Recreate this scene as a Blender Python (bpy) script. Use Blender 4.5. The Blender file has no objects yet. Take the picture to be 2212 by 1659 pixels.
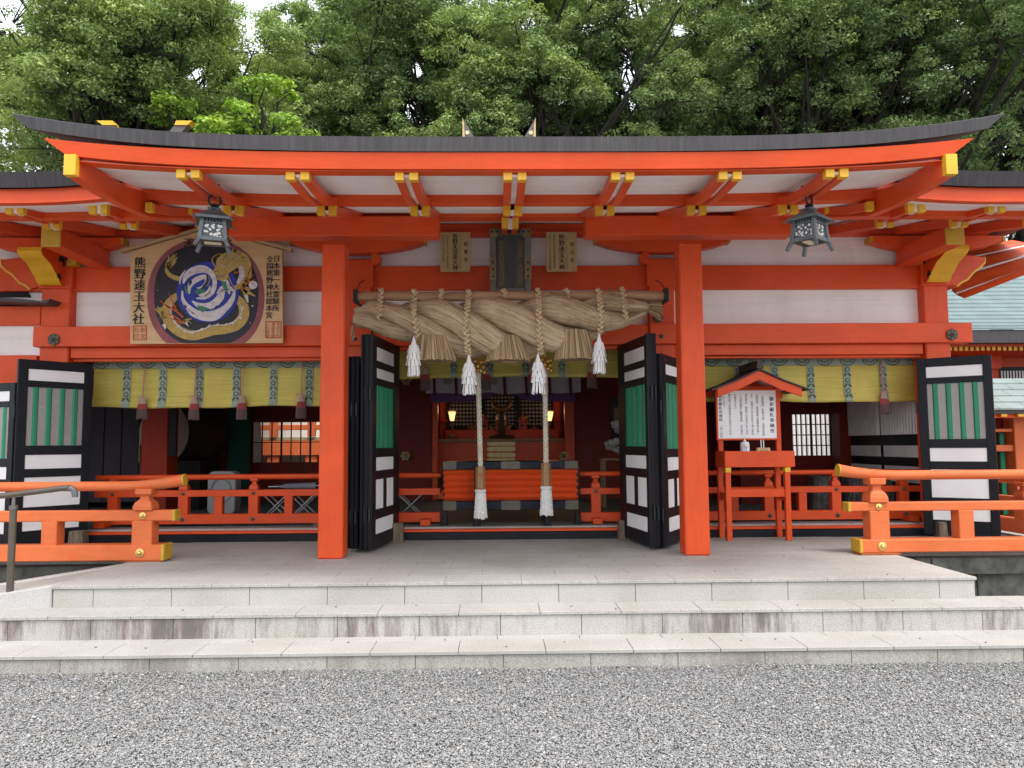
import bpy, bmesh, math, random
import numpy as np
from mathutils import Vector, Matrix
random.seed(7); rng = np.random.default_rng(7)
SC = bpy.context.scene; COL = SC.collection
R = math.radians; PI = math.pi

# ------------------------------------------------------------------ camera
HC = 1.6                                   # eye height above the gravel, metres
yaw, pit, rol = R(1.0), R(4.5), 0.007
fw = Vector((math.sin(yaw)*math.cos(pit), math.cos(yaw)*math.cos(pit), math.sin(pit)))
r0 = Vector((math.cos(yaw), -math.sin(yaw), 0)); u0 = r0.cross(fw)
up = u0*math.cos(rol) + r0*math.sin(rol); rt = r0*math.cos(rol) - u0*math.sin(rol)
cd = bpy.data.cameras.new('camera'); cam = bpy.data.objects.new('camera', cd); COL.objects.link(cam)
cd.sensor_width = 36; cd.lens = 36*3040/4032; cd.clip_end = 600; cd.clip_start = .05
cam.matrix_world = Matrix(((rt.x, up.x, -fw.x, 0), (rt.y, up.y, -fw.y, 0), (rt.z, up.z, -fw.z, HC), (0, 0, 0, 1)))
SC.camera = cam

# ------------------------------------------------------------------ sky, sun, exposure
w = bpy.data.worlds.new('World'); SC.world = w; w.use_nodes = True
nt = w.node_tree; bg = nt.nodes['Background']
sky = nt.nodes.new('ShaderNodeTexSky'); sky.sky_type = 'NISHITA'; sky.sun_disc = False
SUN_EL, SUN_AZ = R(66), R(150)
sky.sun_elevation = SUN_EL; sky.sun_rotation = SUN_AZ; sky.air_density = 1.0; sky.dust_density = 6.0; sky.ozone_density = 1.0
mixc = nt.nodes.new('ShaderNodeMixRGB'); mixc.blend_type = 'MIX'; mixc.inputs[0].default_value = .75
mixc.inputs[2].default_value = (7.0, 7.2, 7.5, 1)          # thin bright overcast veil over the blue
wtc = nt.nodes.new('ShaderNodeTexCoord'); wsp = nt.nodes.new('ShaderNodeSeparateXYZ'); wmr = nt.nodes.new('ShaderNodeMapRange')
wmr.inputs['From Min'].default_value = 0; wmr.inputs['From Max'].default_value = 1; wmr.inputs['To Min'].default_value = 1.0; wmr.inputs['To Max'].default_value = 1.2
wsq = nt.nodes.new('ShaderNodeMath'); wsq.operation = 'POWER'; wsq.inputs[1].default_value = 2; wsq.use_clamp = True
nt.links.new(wtc.outputs['Generated'], wsp.inputs[0]); nt.links.new(wsp.outputs['Z'], wsq.inputs[0]); nt.links.new(wsq.outputs[0], wmr.inputs[0])
wml = nt.nodes.new('ShaderNodeMixRGB'); wml.blend_type = 'MULTIPLY'; wml.inputs[0].default_value = 1     # overcast: brighter overhead than at the horizon
nt.links.new(sky.outputs[0], mixc.inputs[1]); nt.links.new(mixc.outputs[0], wml.inputs[1]); nt.links.new(wmr.outputs[0], wml.inputs[2]); nt.links.new(wml.outputs[0], bg.inputs[0]); bg.inputs[1].default_value = .15
sl = bpy.data.lights.new('sun', 'SUN'); sl.energy = 1.3; sl.angle = R(20); sl.color = (1, .96, .9)
so = bpy.data.objects.new('sun', sl); COL.objects.link(so)
sd = Vector((math.sin(SUN_AZ)*math.cos(SUN_EL), math.cos(SUN_AZ)*math.cos(SUN_EL), math.sin(SUN_EL)))
so.rotation_euler = sd.to_track_quat('Z', 'Y').to_euler(); so.location = (4, -8, 20)
vs = SC.view_settings; vs.view_transform = 'Standard'; vs.look = 'None'; vs.gamma = 1; vs.exposure = 1.1
SC.cycles.max_bounces = 10; SC.cycles.diffuse_bounces = 6; SC.cycles.sample_clamp_indirect = 6
SC.cycles.use_denoising = True

# ------------------------------------------------------------------ measuring: a point of the facade seen at (x, y) in a 2212 px wide print, at depth Y
F = 3040*2212/4032
def ray(x, y): return fw + rt*((x-1106)/F) - up*((y-829.5)/F)
def at(x, y, Y): d = ray(x, y); return Vector((0, 0, HC)) + d*(Y/d.y)
def atz(x, y, Z): d = ray(x, y); return Vector((0, 0, HC)) + d*((Z-HC)/d.z)
def zy(y, Y, x=1106): return at(x, y, Y).z
def xx(x, Y, y=900): return at(x, y, Y).x

# ------------------------------------------------------------------ mesh builder
class MB:
    def __init__(s): s.v = []; s.f = []; s.m = []; s.uv = {}
    def add(s, vs, fs, m=0, uvs=None):
        o = len(s.v); s.v += [tuple(p) for p in vs]
        for i, q in enumerate(fs):
            if uvs: s.uv[len(s.f)] = uvs[i]
            s.f.append([o+k for k in q]); s.m.append(m)
        return s
    def box(s, x0, x1, y0, y1, z0, z1, m=0):
        x0, x1 = sorted((x0, x1)); y0, y1 = sorted((y0, y1)); z0, z1 = sorted((z0, z1))
        return s.add([(x0,y0,z0),(x1,y0,z0),(x1,y1,z0),(x0,y1,z0),(x0,y0,z1),(x1,y0,z1),(x1,y1,z1),(x0,y1,z1)],
                     [(3,2,1,0),(4,5,6,7),(0,1,5,4),(1,2,6,5),(2,3,7,6),(3,0,4,7)], m)
    def bar(s, p, q, wd, ht, upv=(0,0,1), m=0, w2=None, h2=None):
        p = Vector(p); q = Vector(q); d = (q-p).normalized(); a = d.cross(Vector(upv)).normalized(); b = a.cross(d)
        w2 = wd if w2 is None else w2; h2 = ht if h2 is None else h2
        vs = [c + a*sx*ww/2 + b*sz*hh/2 for c, ww, hh in ((p, wd, ht), (q, w2, h2)) for sx, sz in ((-1,-1),(1,-1),(1,1),(-1,1))]
        return s.add(vs, [(3,2,1,0),(4,5,6,7),(0,1,5,4),(1,2,6,5),(2,3,7,6),(3,0,4,7)], m)
    def tube(s, pts, r, n=10, m=0, caps=True, vs=1.0):
        pts = [Vector(p) for p in pts]; N = len(pts); rr = r if isinstance(r, (list, tuple)) else [r]*N
        prev = None; vv = []; L = 0; ls = []
        for i, p in enumerate(pts):
            t = (pts[min(i+1, N-1)] - pts[max(i-1, 0)]).normalized()
            if prev is None: a = t.cross(Vector((0,0,1)) if abs(t.z) < .9 else Vector((1,0,0))).normalized()
            else: a = (prev - t*prev.dot(t)).normalized()
            prev = a; b = t.cross(a)
            if i: L += (p-pts[i-1]).length
            ls.append(L*vs)
            vv += [p + (a*math.cos(2*PI*k/n) + b*math.sin(2*PI*k/n))*rr[i] for k in range(n)]
        ff = []; uu = []
        for i in range(N-1):
            for k in range(n):
                k2 = (k+1) % n
                ff.append((i*n+k, i*n+k2, (i+1)*n+k2, (i+1)*n+k))
                uu.append(((k/n, ls[i]), ((k+1)/n, ls[i]), ((k+1)/n, ls[i+1]), (k/n, ls[i+1])))
        if caps:
            ff += [tuple(range(n-1, -1, -1)), tuple((N-1)*n+k for k in range(n))]
            uu += [tuple((k/n, 0) for k in range(n)), tuple((k/n, 0) for k in range(n))]
        return s.add(vv, ff, m, uu)
    def prism(s, poly, axis, a0, a1, m=0):
        n = len(poly)
        def P(q, a): return {'x': (a, q[0], q[1]), 'y': (q[0], a, q[1]), 'z': (q[0], q[1], a)}[axis]
        ff = [tuple(range(n-1, -1, -1)), tuple(range(n, 2*n))] + [(k, (k+1) % n, n+(k+1) % n, n+k) for k in range(n)]
        return s.add([P(q, a0) for q in poly]+[P(q, a1) for q in poly], ff, m)
    def lathe(s, prof, c, n=24, m=0, axis='z'):
        vv = []
        for r_, h in prof:
            for k in range(n):
                a, b = r_*math.cos(2*PI*k/n), r_*math.sin(2*PI*k/n)
                q = {'z': (a, b, h), 'y': (a, h, b), 'x': (h, a, b)}[axis]
                vv.append((c[0]+q[0], c[1]+q[1], c[2]+q[2]))
        N = len(prof)
        ff = [(i*n+k, i*n+(k+1) % n, (i+1)*n+(k+1) % n, (i+1)*n+k) for i in range(N-1) for k in range(n)]
        ff += [tuple(range(n-1, -1, -1)), tuple((N-1)*n+k for k in range(n))]
        return s.add(vv, ff, m)
    def ball(s, c, r_, n=8, k=5, m=0, rot=None):
        r_ = (r_,)*3 if isinstance(r_, (int, float)) else r_
        c = Vector(c); vv = []; rot = rot or Matrix.Identity(3)
        for i in range(k+1):
            t = PI*i/k
            for j in range(n):
                a = 2*PI*j/n
                vv.append(c + rot @ Vector((r_[0]*math.sin(t)*math.cos(a), r_[1]*math.sin(t)*math.sin(a), r_[2]*math.cos(t))))
        ff = [(i*n+j, (i+1)*n+j, (i+1)*n+(j+1) % n, i*n+(j+1) % n) for i in range(k) for j in range(n)]
        return s.add(vv, ff, m)
    def build(s, name, mats, parent=None, bevel=0, smooth=False, label=None, loc=None):
        mats = mats if isinstance(mats, (list, tuple)) else [mats]
        off = Vector(loc) if loc is not None else (WL(parent) if parent else Vector((0,0,0)))
        me = bpy.data.meshes.new(name)
        me.from_pydata([(p[0]-off.x, p[1]-off.y, p[2]-off.z) for p in s.v], [], s.f)
        for mt in mats: me.materials.append(mt)
        me.polygons.foreach_set('material_index', s.m)
        if s.uv:
            ul = me.uv_layers.new(name='UVMap')
            for pi_, u in s.uv.items():
                for li, q in zip(me.polygons[pi_].loop_indices, u): ul.data[li].uv = q
        bm = bmesh.new(); bm.from_mesh(me); bmesh.ops.recalc_face_normals(bm, faces=bm.faces)
        if bevel:
            ed = [e for e in bm.edges if len(e.link_faces) == 2 and e.calc_face_angle(0) > .6]
            bmesh.ops.bevel(bm, geom=ed, offset=bevel, segments=1, affect='EDGES', clamp_overlap=True)
        bm.to_mesh(me); bm.free()
        if smooth:
            me.polygons.foreach_set('use_smooth', [True]*len(me.polygons))
            if smooth != True: me.set_sharp_from_angle(angle=R(smooth))
        o = bpy.data.objects.new(name, me); COL.objects.link(o)
        if loc is not None: o.location = loc
        if parent: o.parent = parent
        elif loc is None: pass
        if label: o['label'] = label
        return o
def WL(o):
    v = Vector((0,0,0))
    while o: v += o.location; o = o.parent
    return v
def tag(o, label, cat, group=None, kind=None):
    if label: o['label'] = label
    if cat: o['category'] = cat
    if group: o['group'] = group
    if kind: o['kind'] = kind
    return o
def thing(name, label, cat, loc=(0,0,0), group=None):
    o = bpy.data.objects.new(name, None); COL.objects.link(o); o.location = loc; o.empty_display_size = .1
    return tag(o, label, cat, group)
def npmesh(name, V, Fq, mats, smooth=False):
    me = bpy.data.meshes.new(name); n = len(Fq); k = Fq.shape[1]
    me.vertices.add(len(V)); me.vertices.foreach_set('co', V.astype(np.float32).ravel())
    me.loops.add(n*k); me.loops.foreach_set('vertex_index', Fq.astype(np.int32).ravel())
    me.polygons.add(n); me.polygons.foreach_set('loop_start', np.arange(0, n*k, k, dtype=np.int32))
    if smooth: me.polygons.foreach_set('use_smooth', np.ones(n, dtype=bool))
    me.update(calc_edges=True)
    for m_ in mats: me.materials.append(m_)
    o = bpy.data.objects.new(name, me); COL.objects.link(o); return o

# ------------------------------------------------------------------ materials
MATS = {}
def nodes(name):
    m = bpy.data.materials.new(name); m.use_nodes = True
    t = m.node_tree; b = t.nodes['Principled BSDF']; return m, t, b
def N(t, ty, **kw):
    n = t.nodes.new(ty)
    for k, v in kw.items():
        if k[0] == 'i' and k[1:].isdigit(): n.inputs[int(k[1:])].default_value = v
        elif k in n.inputs.keys(): n.inputs[k].default_value = v
        else: setattr(n, k, v)
    return n
def ramp(t, fac, stops):
    r_ = t.nodes.new('ShaderNodeValToRGB'); e = r_.color_ramp.elements
    while len(e) < len(stops): e.new(.5)
    for el, (p, c) in zip(e, stops): el.position = p; el.color = (*c, 1) if len(c) == 3 else c
    if fac is not None: t.links.new(fac, r_.inputs[0])
    return r_
def coords(t, scale=(1,1,1), kind='Object'):
    tc = t.nodes.new('ShaderNodeTexCoord'); mp = t.nodes.new('ShaderNodeMapping'); mp.inputs['Scale'].default_value = scale
    t.links.new(tc.outputs[kind], mp.inputs[0]); return mp.outputs[0]
def mat(name, col, rough=.6, var=.12, scale=3.0, bump=0, bscale=40, metal=0, stretch=(1,1,1), col2=None, spec=.5, detail=5):
    """noise-varied paint, stone, wood, cloth"""
    if name in MATS: return MATS[name]
    m, t, b = nodes(name)
    c = coords(t, stretch)
    n = N(t, 'ShaderNodeTexNoise', Scale=scale, Detail=detail, Roughness=.6); t.links.new(c, n.inputs['Vector'])
    lo = tuple(x*(1-var) for x in col) if col2 is None else col2
    hi = tuple(min(1, x*(1+var)) for x in col)
    r_ = ramp(t, n.outputs['Fac'], [(.3, lo), (.7, hi)]); t.links.new(r_.outputs[0], b.inputs['Base Color'])
    b.inputs['Roughness'].default_value = rough; b.inputs['Metallic'].default_value = metal; b.inputs['Specular IOR Level'].default_value = spec
    rr = N(t, 'ShaderNodeMapRange', **{'To Min': max(0, rough-.12), 'To Max': min(1, rough+.12)}); t.links.new(n.outputs['Fac'], rr.inputs[0]); t.links.new(rr.outputs[0], b.inputs['Roughness'])
    if bump:
        n2 = N(t, 'ShaderNodeTexNoise', Scale=bscale, Detail=4); t.links.new(c, n2.inputs['Vector'])
        bp = N(t, 'ShaderNodeBump', Strength=bump, Distance=.01); t.links.new(n2.outputs['Fac'], bp.inputs['Height']); t.links.new(bp.outputs[0], b.inputs['Normal'])
    MATS[name] = m; return m
def granite(name, base=.50, stains=0., warm=(1,.985,.95), dark=False):
    m, t, b = nodes(name); c = coords(t)
    v = N(t, 'ShaderNodeTexNoise', Scale=130, Detail=3, Roughness=.7); t.links.new(c, v.inputs['Vector'])
    g = [tuple(k*q for q in warm) for k in (base*.50, base*.95, base*1.22)]
    r1 = ramp(t, v.outputs['Fac'], [(.34, g[0]), (.47, g[1]), (.70, g[2])])
    n2 = N(t, 'ShaderNodeTexNoise', Scale=1.6, Detail=5); t.links.new(c, n2.inputs['Vector'])
    r2 = ramp(t, n2.outputs['Fac'], [(.3, (.84,.83,.80)), (.7, (1.04,1.04,1.04))])
    mx = N(t, 'ShaderNodeMixRGB', blend_type='MULTIPLY', i0=1.0); t.links.new(r1.outputs[0], mx.inputs[1]); t.links.new(r2.outputs[0], mx.inputs[2])
    out = mx.outputs[0]
    if stains:
        c2 = coords(t, (5, 1, .7)); n3 = N(t, 'ShaderNodeTexNoise', Scale=2.2, Detail=7, Roughness=.72); t.links.new(c2, n3.inputs['Vector'])
        c3 = coords(t, (.55, .2, .2)); n4 = N(t, 'ShaderNodeTexNoise', Scale=1.7, Detail=2); t.links.new(c3, n4.inputs['Vector'])
        ad = N(t, 'ShaderNodeMath', operation='ADD'); t.links.new(n3.outputs['Fac'], ad.inputs[0]); t.links.new(n4.outputs['Fac'], ad.inputs[1])
        rs = ramp(t, ad.outputs[0], [(.5, (0,0,0)), (.78, (stains,)*3)])
        mr = N(t, 'ShaderNodeMapRange', **{'From Min': .965, 'From Max': 1.19, 'To Max': stains*.85}); t.links.new(ad.outputs[0], mr.inputs[0])
        c4 = coords(t); n5 = N(t, 'ShaderNodeTexNoise', Scale=6, Detail=2); t.links.new(c4, n5.inputs['Vector'])
        rc = ramp(t, n5.outputs['Fac'], [(.4, (.07,.065,.048)), (.6, (.12,.082,.078))])
        m2 = N(t, 'ShaderNodeMixRGB'); t.links.new(mr.outputs[0], m2.inputs[0]); t.links.new(out, m2.inputs[1]); t.links.new(rc.outputs[0], m2.inputs[2]); out = m2.outputs[0]
    t.links.new(out, b.inputs['Base Color']); b.inputs['Roughness'].default_value = .75
    bp = N(t, 'ShaderNodeBump', Strength=.25, Distance=.004); t.links.new(v.outputs['Fac'], bp.inputs['Height']); t.links.new(bp.outputs[0], b.inputs['Normal'])
    return m
def wood(name, c1, c2, scale=2.0, stretch=(12,12,1), rough=.6):
    m, t, b = nodes(name); c = coords(t, stretch)
    n = N(t, 'ShaderNodeTexNoise', Scale=scale, Detail=6, Roughness=.65, Distortion=.6); t.links.new(c, n.inputs['Vector'])
    r_ = ramp(t, n.outputs['Fac'], [(.3, c1), (.68, c2)]); t.links.new(r_.outputs[0], b.inputs['Base Color']); b.inputs['Roughness'].default_value = rough
    bp = N(t, 'ShaderNodeBump', Strength=.15, Distance=.004); t.links.new(n.outputs['Fac'], bp.inputs['Height']); t.links.new(bp.outputs[0], b.inputs['Normal'])
    return m
def vermilion(name, col, worn, amount, rough=.38, grain=(1,1,7)):
    """painted timber: large soft tone drift, faint grain, worn blotches"""
    m, t, b = nodes(name); c = coords(t)
    n = N(t, 'ShaderNodeTexNoise', Scale=1.4, Detail=6, Roughness=.6); t.links.new(c, n.inputs['Vector'])
    r1 = ramp(t, n.outputs['Fac'], [(.3, tuple(x*.84 for x in col)), (.7, tuple(min(1, x*1.10) for x in col))])
    b.inputs['Specular IOR Level'].default_value = .28
    c9 = coords(t, grain); n9 = N(t, 'ShaderNodeTexNoise', Scale=6, Detail=5); t.links.new(c9, n9.inputs['Vector'])
    r9 = ramp(t, n9.outputs['Fac'], [(.30,(.80,.80,.80)),(.55,(1,1,1))]); m9 = N(t, 'ShaderNodeMixRGB', blend_type='MULTIPLY', i0=.45); t.links.new(r1.outputs[0], m9.inputs[1]); t.links.new(r9.outputs[0], m9.inputs[2]); r1 = m9
    n2 = N(t, 'ShaderNodeTexNoise', Scale=4.5, Detail=7, Roughness=.7, Distortion=.4); t.links.new(c, n2.inputs['Vector'])
    mr = N(t, 'ShaderNodeMapRange', **{'From Min': .58, 'From Max': .66, 'To Max': amount}); t.links.new(n2.outputs['Fac'], mr.inputs[0])
    mx = N(t, 'ShaderNodeMixRGB'); mx.inputs[2].default_value = (*worn, 1)
    t.links.new(mr.outputs[0], mx.inputs[0]); t.links.new(r1.outputs[0], mx.inputs[1]); t.links.new(mx.outputs[0], b.inputs['Base Color'])
    rr = N(t, 'ShaderNodeMapRange', **{'To Min': rough-.1, 'To Max': rough+.18}); t.links.new(n2.outputs['Fac'], rr.inputs[0]); t.links.new(rr.outputs[0], b.inputs['Roughness'])
    n3 = N(t, 'ShaderNodeTexNoise', Scale=60, Detail=2); t.links.new(c, n3.inputs['Vector'])
    bp = N(t, 'ShaderNodeBump', Strength=.06, Distance=.004); t.links.new(n3.outputs['Fac'], bp.inputs['Height']); t.links.new(bp.outputs[0], b.inputs['Normal'])
    return m
VERM = vermilion('vermilion_paint', (.70, .080, .017), (.58, .095, .034), .55)
VERMV = vermilion('vermilion_post_paint', (.70, .080, .017), (.58, .095, .034), .55, .38, (8,8,.8))
VERM2 = vermilion('faded_vermilion', (.62, .145, .045), (.66, .105, .022), .8, .5)
def plaster():
    m, t, b = nodes('white_plaster'); c = coords(t, (1.2,1.2,.5)); n = N(t, 'ShaderNodeTexNoise', Scale=1.3, Detail=6, Roughness=.62); t.links.new(c, n.inputs['Vector'])
    r1 = ramp(t, n.outputs['Fac'], [(.28,(.74,.715,.68)),(.55,(.86,.845,.83))]); c2 = coords(t, (.35,14,9)); n2 = N(t, 'ShaderNodeTexNoise', Scale=2, Detail=4); t.links.new(c2, n2.inputs['Vector'])
    r2 = ramp(t, n2.outputs['Fac'], [(.32,(.90,.89,.87)),(.5,(1,1,1))]); mx = N(t, 'ShaderNodeMixRGB', blend_type='MULTIPLY', i0=.8); t.links.new(r1.outputs[0], mx.inputs[1]); t.links.new(r2.outputs[0], mx.inputs[2])
    t.links.new(mx.outputs[0], b.inputs['Base Color']); b.inputs['Roughness'].default_value = .75
    bp = N(t, 'ShaderNodeBump', Strength=.08, Distance=.01); t.links.new(n2.outputs['Fac'], bp.inputs['Height']); t.links.new(bp.outputs[0], b.inputs['Normal']); return m
WHITE = plaster()
PANEL = mat('white_panel_paint', (.82,.82,.825), .55, .06, 2)
BLACK = mat('black_lacquer', (.0075,.009,.013), .42, .3, 3, spec=.22)
GREEN = mat('green_paint', (.012, .22, .11), .5, .12, 4)
YEL = mat('yellow_paint', (.72, .40, .018), .5, .10, 6)
YEL2 = mat('ochre_paint', (.50, .30, .02), .6, .12, 8)
GOLD = mat('gold_metal', (.75, .52, .18), .32, .15, 9, metal=.9)
BRASS = mat('dull_brass', (.42, .34, .17), .45, .2, 12, metal=.8)
BRONZE = mat('grey_bronze', (.115,.105,.08), .5, .22, 9, metal=.15, spec=.3)
IRON = mat('dark_iron', (.022, .025, .028), .5, .3, 8, metal=.3)
LANT = mat('lantern_metal', (.12,.135,.145), .5, .25, 9, metal=.4)
PAPER = mat('white_paper', (.82, .82, .82), .8, .03, 8)
GLASSW = mat('frosted_white', (.66, .67, .65), .3, .08, 5)
GRAN = granite('granite_top', .385, 0, (1,.978,.925))
GRANR = granite('granite_riser', .42, 0, (1, .97, .90))
GRANS = granite('granite_riser_stained', .42, 1.0, (1, .97, .90))
GRANS1 = granite('granite_riser_lower', .37, .5, (1, .965, .89))
GRROUGH = granite('rough_pale_stone', .44, 0, (1, .97, .95))
DSTONE = mat('dark_mossy_stone', (.12, .12, .105), .9, .35, 5, .6, 30, col2=(.03,.032,.026))
FLOORI = mat('inner_stone_floor', (.15, .21, .20), .6, .2, 4)
STREAK = None
def roofmat():
    m, t, b = nodes('roof_edge_shingle'); c = coords(t, (9, 1, .5)); n = N(t, 'ShaderNodeTexNoise', Scale=5, Detail=7, Roughness=.7); t.links.new(c, n.inputs['Vector'])
    r_ = ramp(t, n.outputs['Fac'], [(.25, (.020,.018,.020)), (.52, (.042,.038,.040)), (.66, (.060,.054,.057)), (.76, (.20,.19,.19))]); t.links.new(r_.outputs[0], b.inputs['Base Color'])
    b.inputs['Roughness'].default_value = .62
    bp = N(t, 'ShaderNodeBump', Strength=.3, Distance=.006); t.links.new(n.outputs['Fac'], bp.inputs['Height']); t.links.new(bp.outputs[0], b.inputs['Normal'])
    return m
ROOF = roofmat()
def strawmat(name, c1, c2, su=44, sv=2.2):
    m, t, b = nodes(name)
    c = coords(t, (su, sv, 1), 'UV'); n = N(t, 'ShaderNodeTexNoise', Scale=1, Detail=5, Roughness=.65, Distortion=.5); t.links.new(c, n.inputs['Vector'])
    c2_ = coords(t); n2 = N(t, 'ShaderNodeTexNoise', Scale=7, Detail=3); t.links.new(c2_, n2.inputs['Vector'])
    ad = N(t, 'ShaderNodeMath', operation='ADD'); t.links.new(n.outputs['Fac'], ad.inputs[0]); ml = N(t, 'ShaderNodeMath', operation='MULTIPLY', i1=.35); t.links.new(n2.outputs['Fac'], ml.inputs[0]); t.links.new(ml.outputs[0], ad.inputs[1])
    r_ = ramp(t, ad.outputs[0], [(.40, tuple(x*.34 for x in c1)), (.56, c1), (.82, c2)]); t.links.new(r_.outputs[0], b.inputs['Base Color'])
    b.inputs['Roughness'].default_value = .75
    bp = N(t, 'ShaderNodeBump', Strength=.9, Distance=.02); t.links.new(n.outputs['Fac'], bp.inputs['Height']); t.links.new(bp.outputs[0], b.inputs['Normal'])
    return m
STRAW = strawmat('rice_straw', (.42, .305, .18), (.66, .535, .345))
STRAWP = mat('straw_cord', (.56, .42, .25), .8, .3, 25, .5, 60)
def strawt():
    m, t, b = nodes('straw_bristle'); ge = t.nodes.new('ShaderNodeNewGeometry'); r_ = ramp(t, ge.outputs['Random Per Island'], [(0,(.20,.135,.07)),(.5,(.42,.30,.165)),(1,(.62,.47,.28))]); t.links.new(r_.outputs[0], b.inputs['Base Color']); b.inputs['Roughness'].default_value = .75; return m
STRAWT = strawt()
POLEW = wood('peeled_pole_wood', (.30, .165, .085), (.46, .28, .15), 2, (1, 9, 9))
BOARDW = wood('pale_board_wood', (.52,.325,.155), (.66,.44,.225), 1.6, (1, 6, 8))
PLAQW = wood('plaque_wood', (.40, .28, .12), (.50, .36, .17), 2, (9, 3, 1))
OLDW = wood('weathered_block_wood', (.055, .042, .030), (.22, .165, .11), 3, (18, 18, 2), .85)
HANDW = wood('handle_wood', (.24, .125, .05), (.40, .23, .10), 3, (12, 12, 2))
ROPEW = mat('cotton_rope', (.62, .56, .45), .9, .15, 40, .6, 70)
COTTON = mat('white_cotton', (.76, .75, .72), .9, .06, 40, .5, 70)
INK = mat('black_ink', (.012, .010, .010), .6, .1)
REDINK = mat('red_ink', (.48, .06, .025), .6, .1)
BLINDP = mat('blind_band_cloth', (.27,.33,.265), .85, .12, 14)
BLINDK = mat('blind_pattern', (.06,.10,.085), .8, .1)
def blindmat():
    m, t, b = nodes('bamboo_blind'); c = coords(t, (.6, 1, 45)); n = N(t, 'ShaderNodeTexNoise', Scale=3, Detail=4, Roughness=.6); t.links.new(c, n.inputs['Vector'])
    r_ = ramp(t, n.outputs['Fac'], [(.25, (.36,.29,.05)), (.5, (.55,.46,.09)), (.75, (.66,.57,.15))]); nb_ = N(t, 'ShaderNodeTexNoise', Scale=1.6, Detail=4); t.links.new(coords(t, (1,1,.6)), nb_.inputs['Vector']); rb_ = ramp(t, nb_.outputs['Fac'], [(.3,(.78,.76,.72)),(.65,(1.05,1.05,1.05))]); mb_ = N(t, 'ShaderNodeMixRGB', blend_type='MULTIPLY', i0=1.0); t.links.new(r_.outputs[0], mb_.inputs[1]); t.links.new(rb_.outputs[0], mb_.inputs[2])
    t.links.new(mb_.outputs[0], b.inputs['Base Color']); b.inputs['Roughness'].default_value = .55
    wv = N(t, 'ShaderNodeTexWave', Scale=22, bands_direction='Z', wave_type='BANDS'); c2 = coords(t); t.links.new(c2, wv.inputs[0])
    bp = N(t, 'ShaderNodeBump', Strength=.5, Distance=.004); t.links.new(wv.outputs['Fac'], bp.inputs['Height']); t.links.new(bp.outputs[0], b.inputs['Normal'])
    return m
BLIND = blindmat()
PINK = mat('pink_cord', (.42, .22, .19), .8, .1)
def flat(name, c, rough=.7, **k): return mat(name, c, rough, .08, 8, **k)
def emit(name, col, strength):
    m, t, b = nodes(name); b.inputs['Base Color'].default_value = (*col, 1); b.inputs['Emission Color'].default_value = (*col, 1); b.inputs['Emission Strength'].default_value = strength; return m

# ------------------------------------------------------------------ lettering
GL = {}
def glyph(ch):
    if ch not in GL:
        c = bpy.data.curves.new('glyph', 'FONT'); c.body = ch; c.size = 1; c.resolution_u = 2
        o = bpy.data.objects.new('glyph', c); COL.objects.link(o); bpy.context.view_layer.update()
        m = bpy.data.meshes.new_from_object(o.evaluated_get(bpy.context.evaluated_depsgraph_get()))
        vs_ = [(v.co.x, v.co.y) for v in m.vertices]; fs = [tuple(p.vertices) for p in m.polygons]
        bpy.data.objects.remove(o); bpy.data.curves.remove(c); bpy.data.meshes.remove(m)
        GL[ch] = (vs_, fs)
    return GL[ch]
def put_text(mb, s, x, z0, y, size, pitch, m=0, squash=1.0, bold=.0):
    """a column of characters, top one centred at height z0, facing -Y"""
    for i, ch in enumerate(s):
        if ch in ' 　': continue
        vs_, fs = glyph(ch); cx, cz = x, z0 - i*pitch
        if ch in '（(': vs_ = [(b_, 1-a_) for a_, b_ in vs_]
        if ch in '）)': vs_ = [(b_, 1-a_) for a_, b_ in vs_]
        for k, dx in enumerate((0, bold) if bold else (0,)):
            mb.add([(cx + (vx-.48)*size*squash + dx, y - k*.0007, cz + (vy-.38)*size) for vx, vy in vs_], fs, m)

# ================================================================== GROUND
Z1, Z2, ZP, ZF = .132, .313, .488, .63      # two treads, the platform, the inner floor
Y1, Y2, Y3 = 5.65, 6.085, 6.40              # fronts of the three risers
g = MB(); g.add([(-160,-120,-.026),(160,-120,-.026),(160,200,-.026),(-160,200,-.026)], [(0,1,2,3)])
def bedmat():
    m, t, b = nodes('grey_gravel_bed'); c = coords(t); v = N(t, 'ShaderNodeTexVoronoi', Scale=85); t.links.new(c, v.inputs['Vector'])
    bw = N(t, 'ShaderNodeSeparateColor'); t.links.new(v.outputs['Color'], bw.inputs[0]); r_ = ramp(t, bw.outputs[0], [(0,(.13,.132,.134)),(.5,(.20,.203,.205)),(.85,(.29,.287,.28)),(1,(.42,.415,.405))])
    r2 = ramp(t, v.outputs['Distance'], [(.35,(1,1,1)),(.75,(.45,.45,.45))]); mx = N(t, 'ShaderNodeMixRGB', blend_type='MULTIPLY', i0=.8); t.links.new(r_.outputs[0], mx.inputs[1]); t.links.new(r2.outputs[0], mx.inputs[2]); t.links.new(mx.outputs[0], b.inputs['Base Color']); b.inputs['Roughness'].default_value = .85
    bp = N(t, 'ShaderNodeBump', Strength=.8, Distance=.01); bp.invert = True; t.links.new(v.outputs['Distance'], bp.inputs['Height']); t.links.new(bp.outputs[0], b.inputs['Normal']); return m
tag(g.build('ground', bedmat()), None, None, kind='structure')
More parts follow.
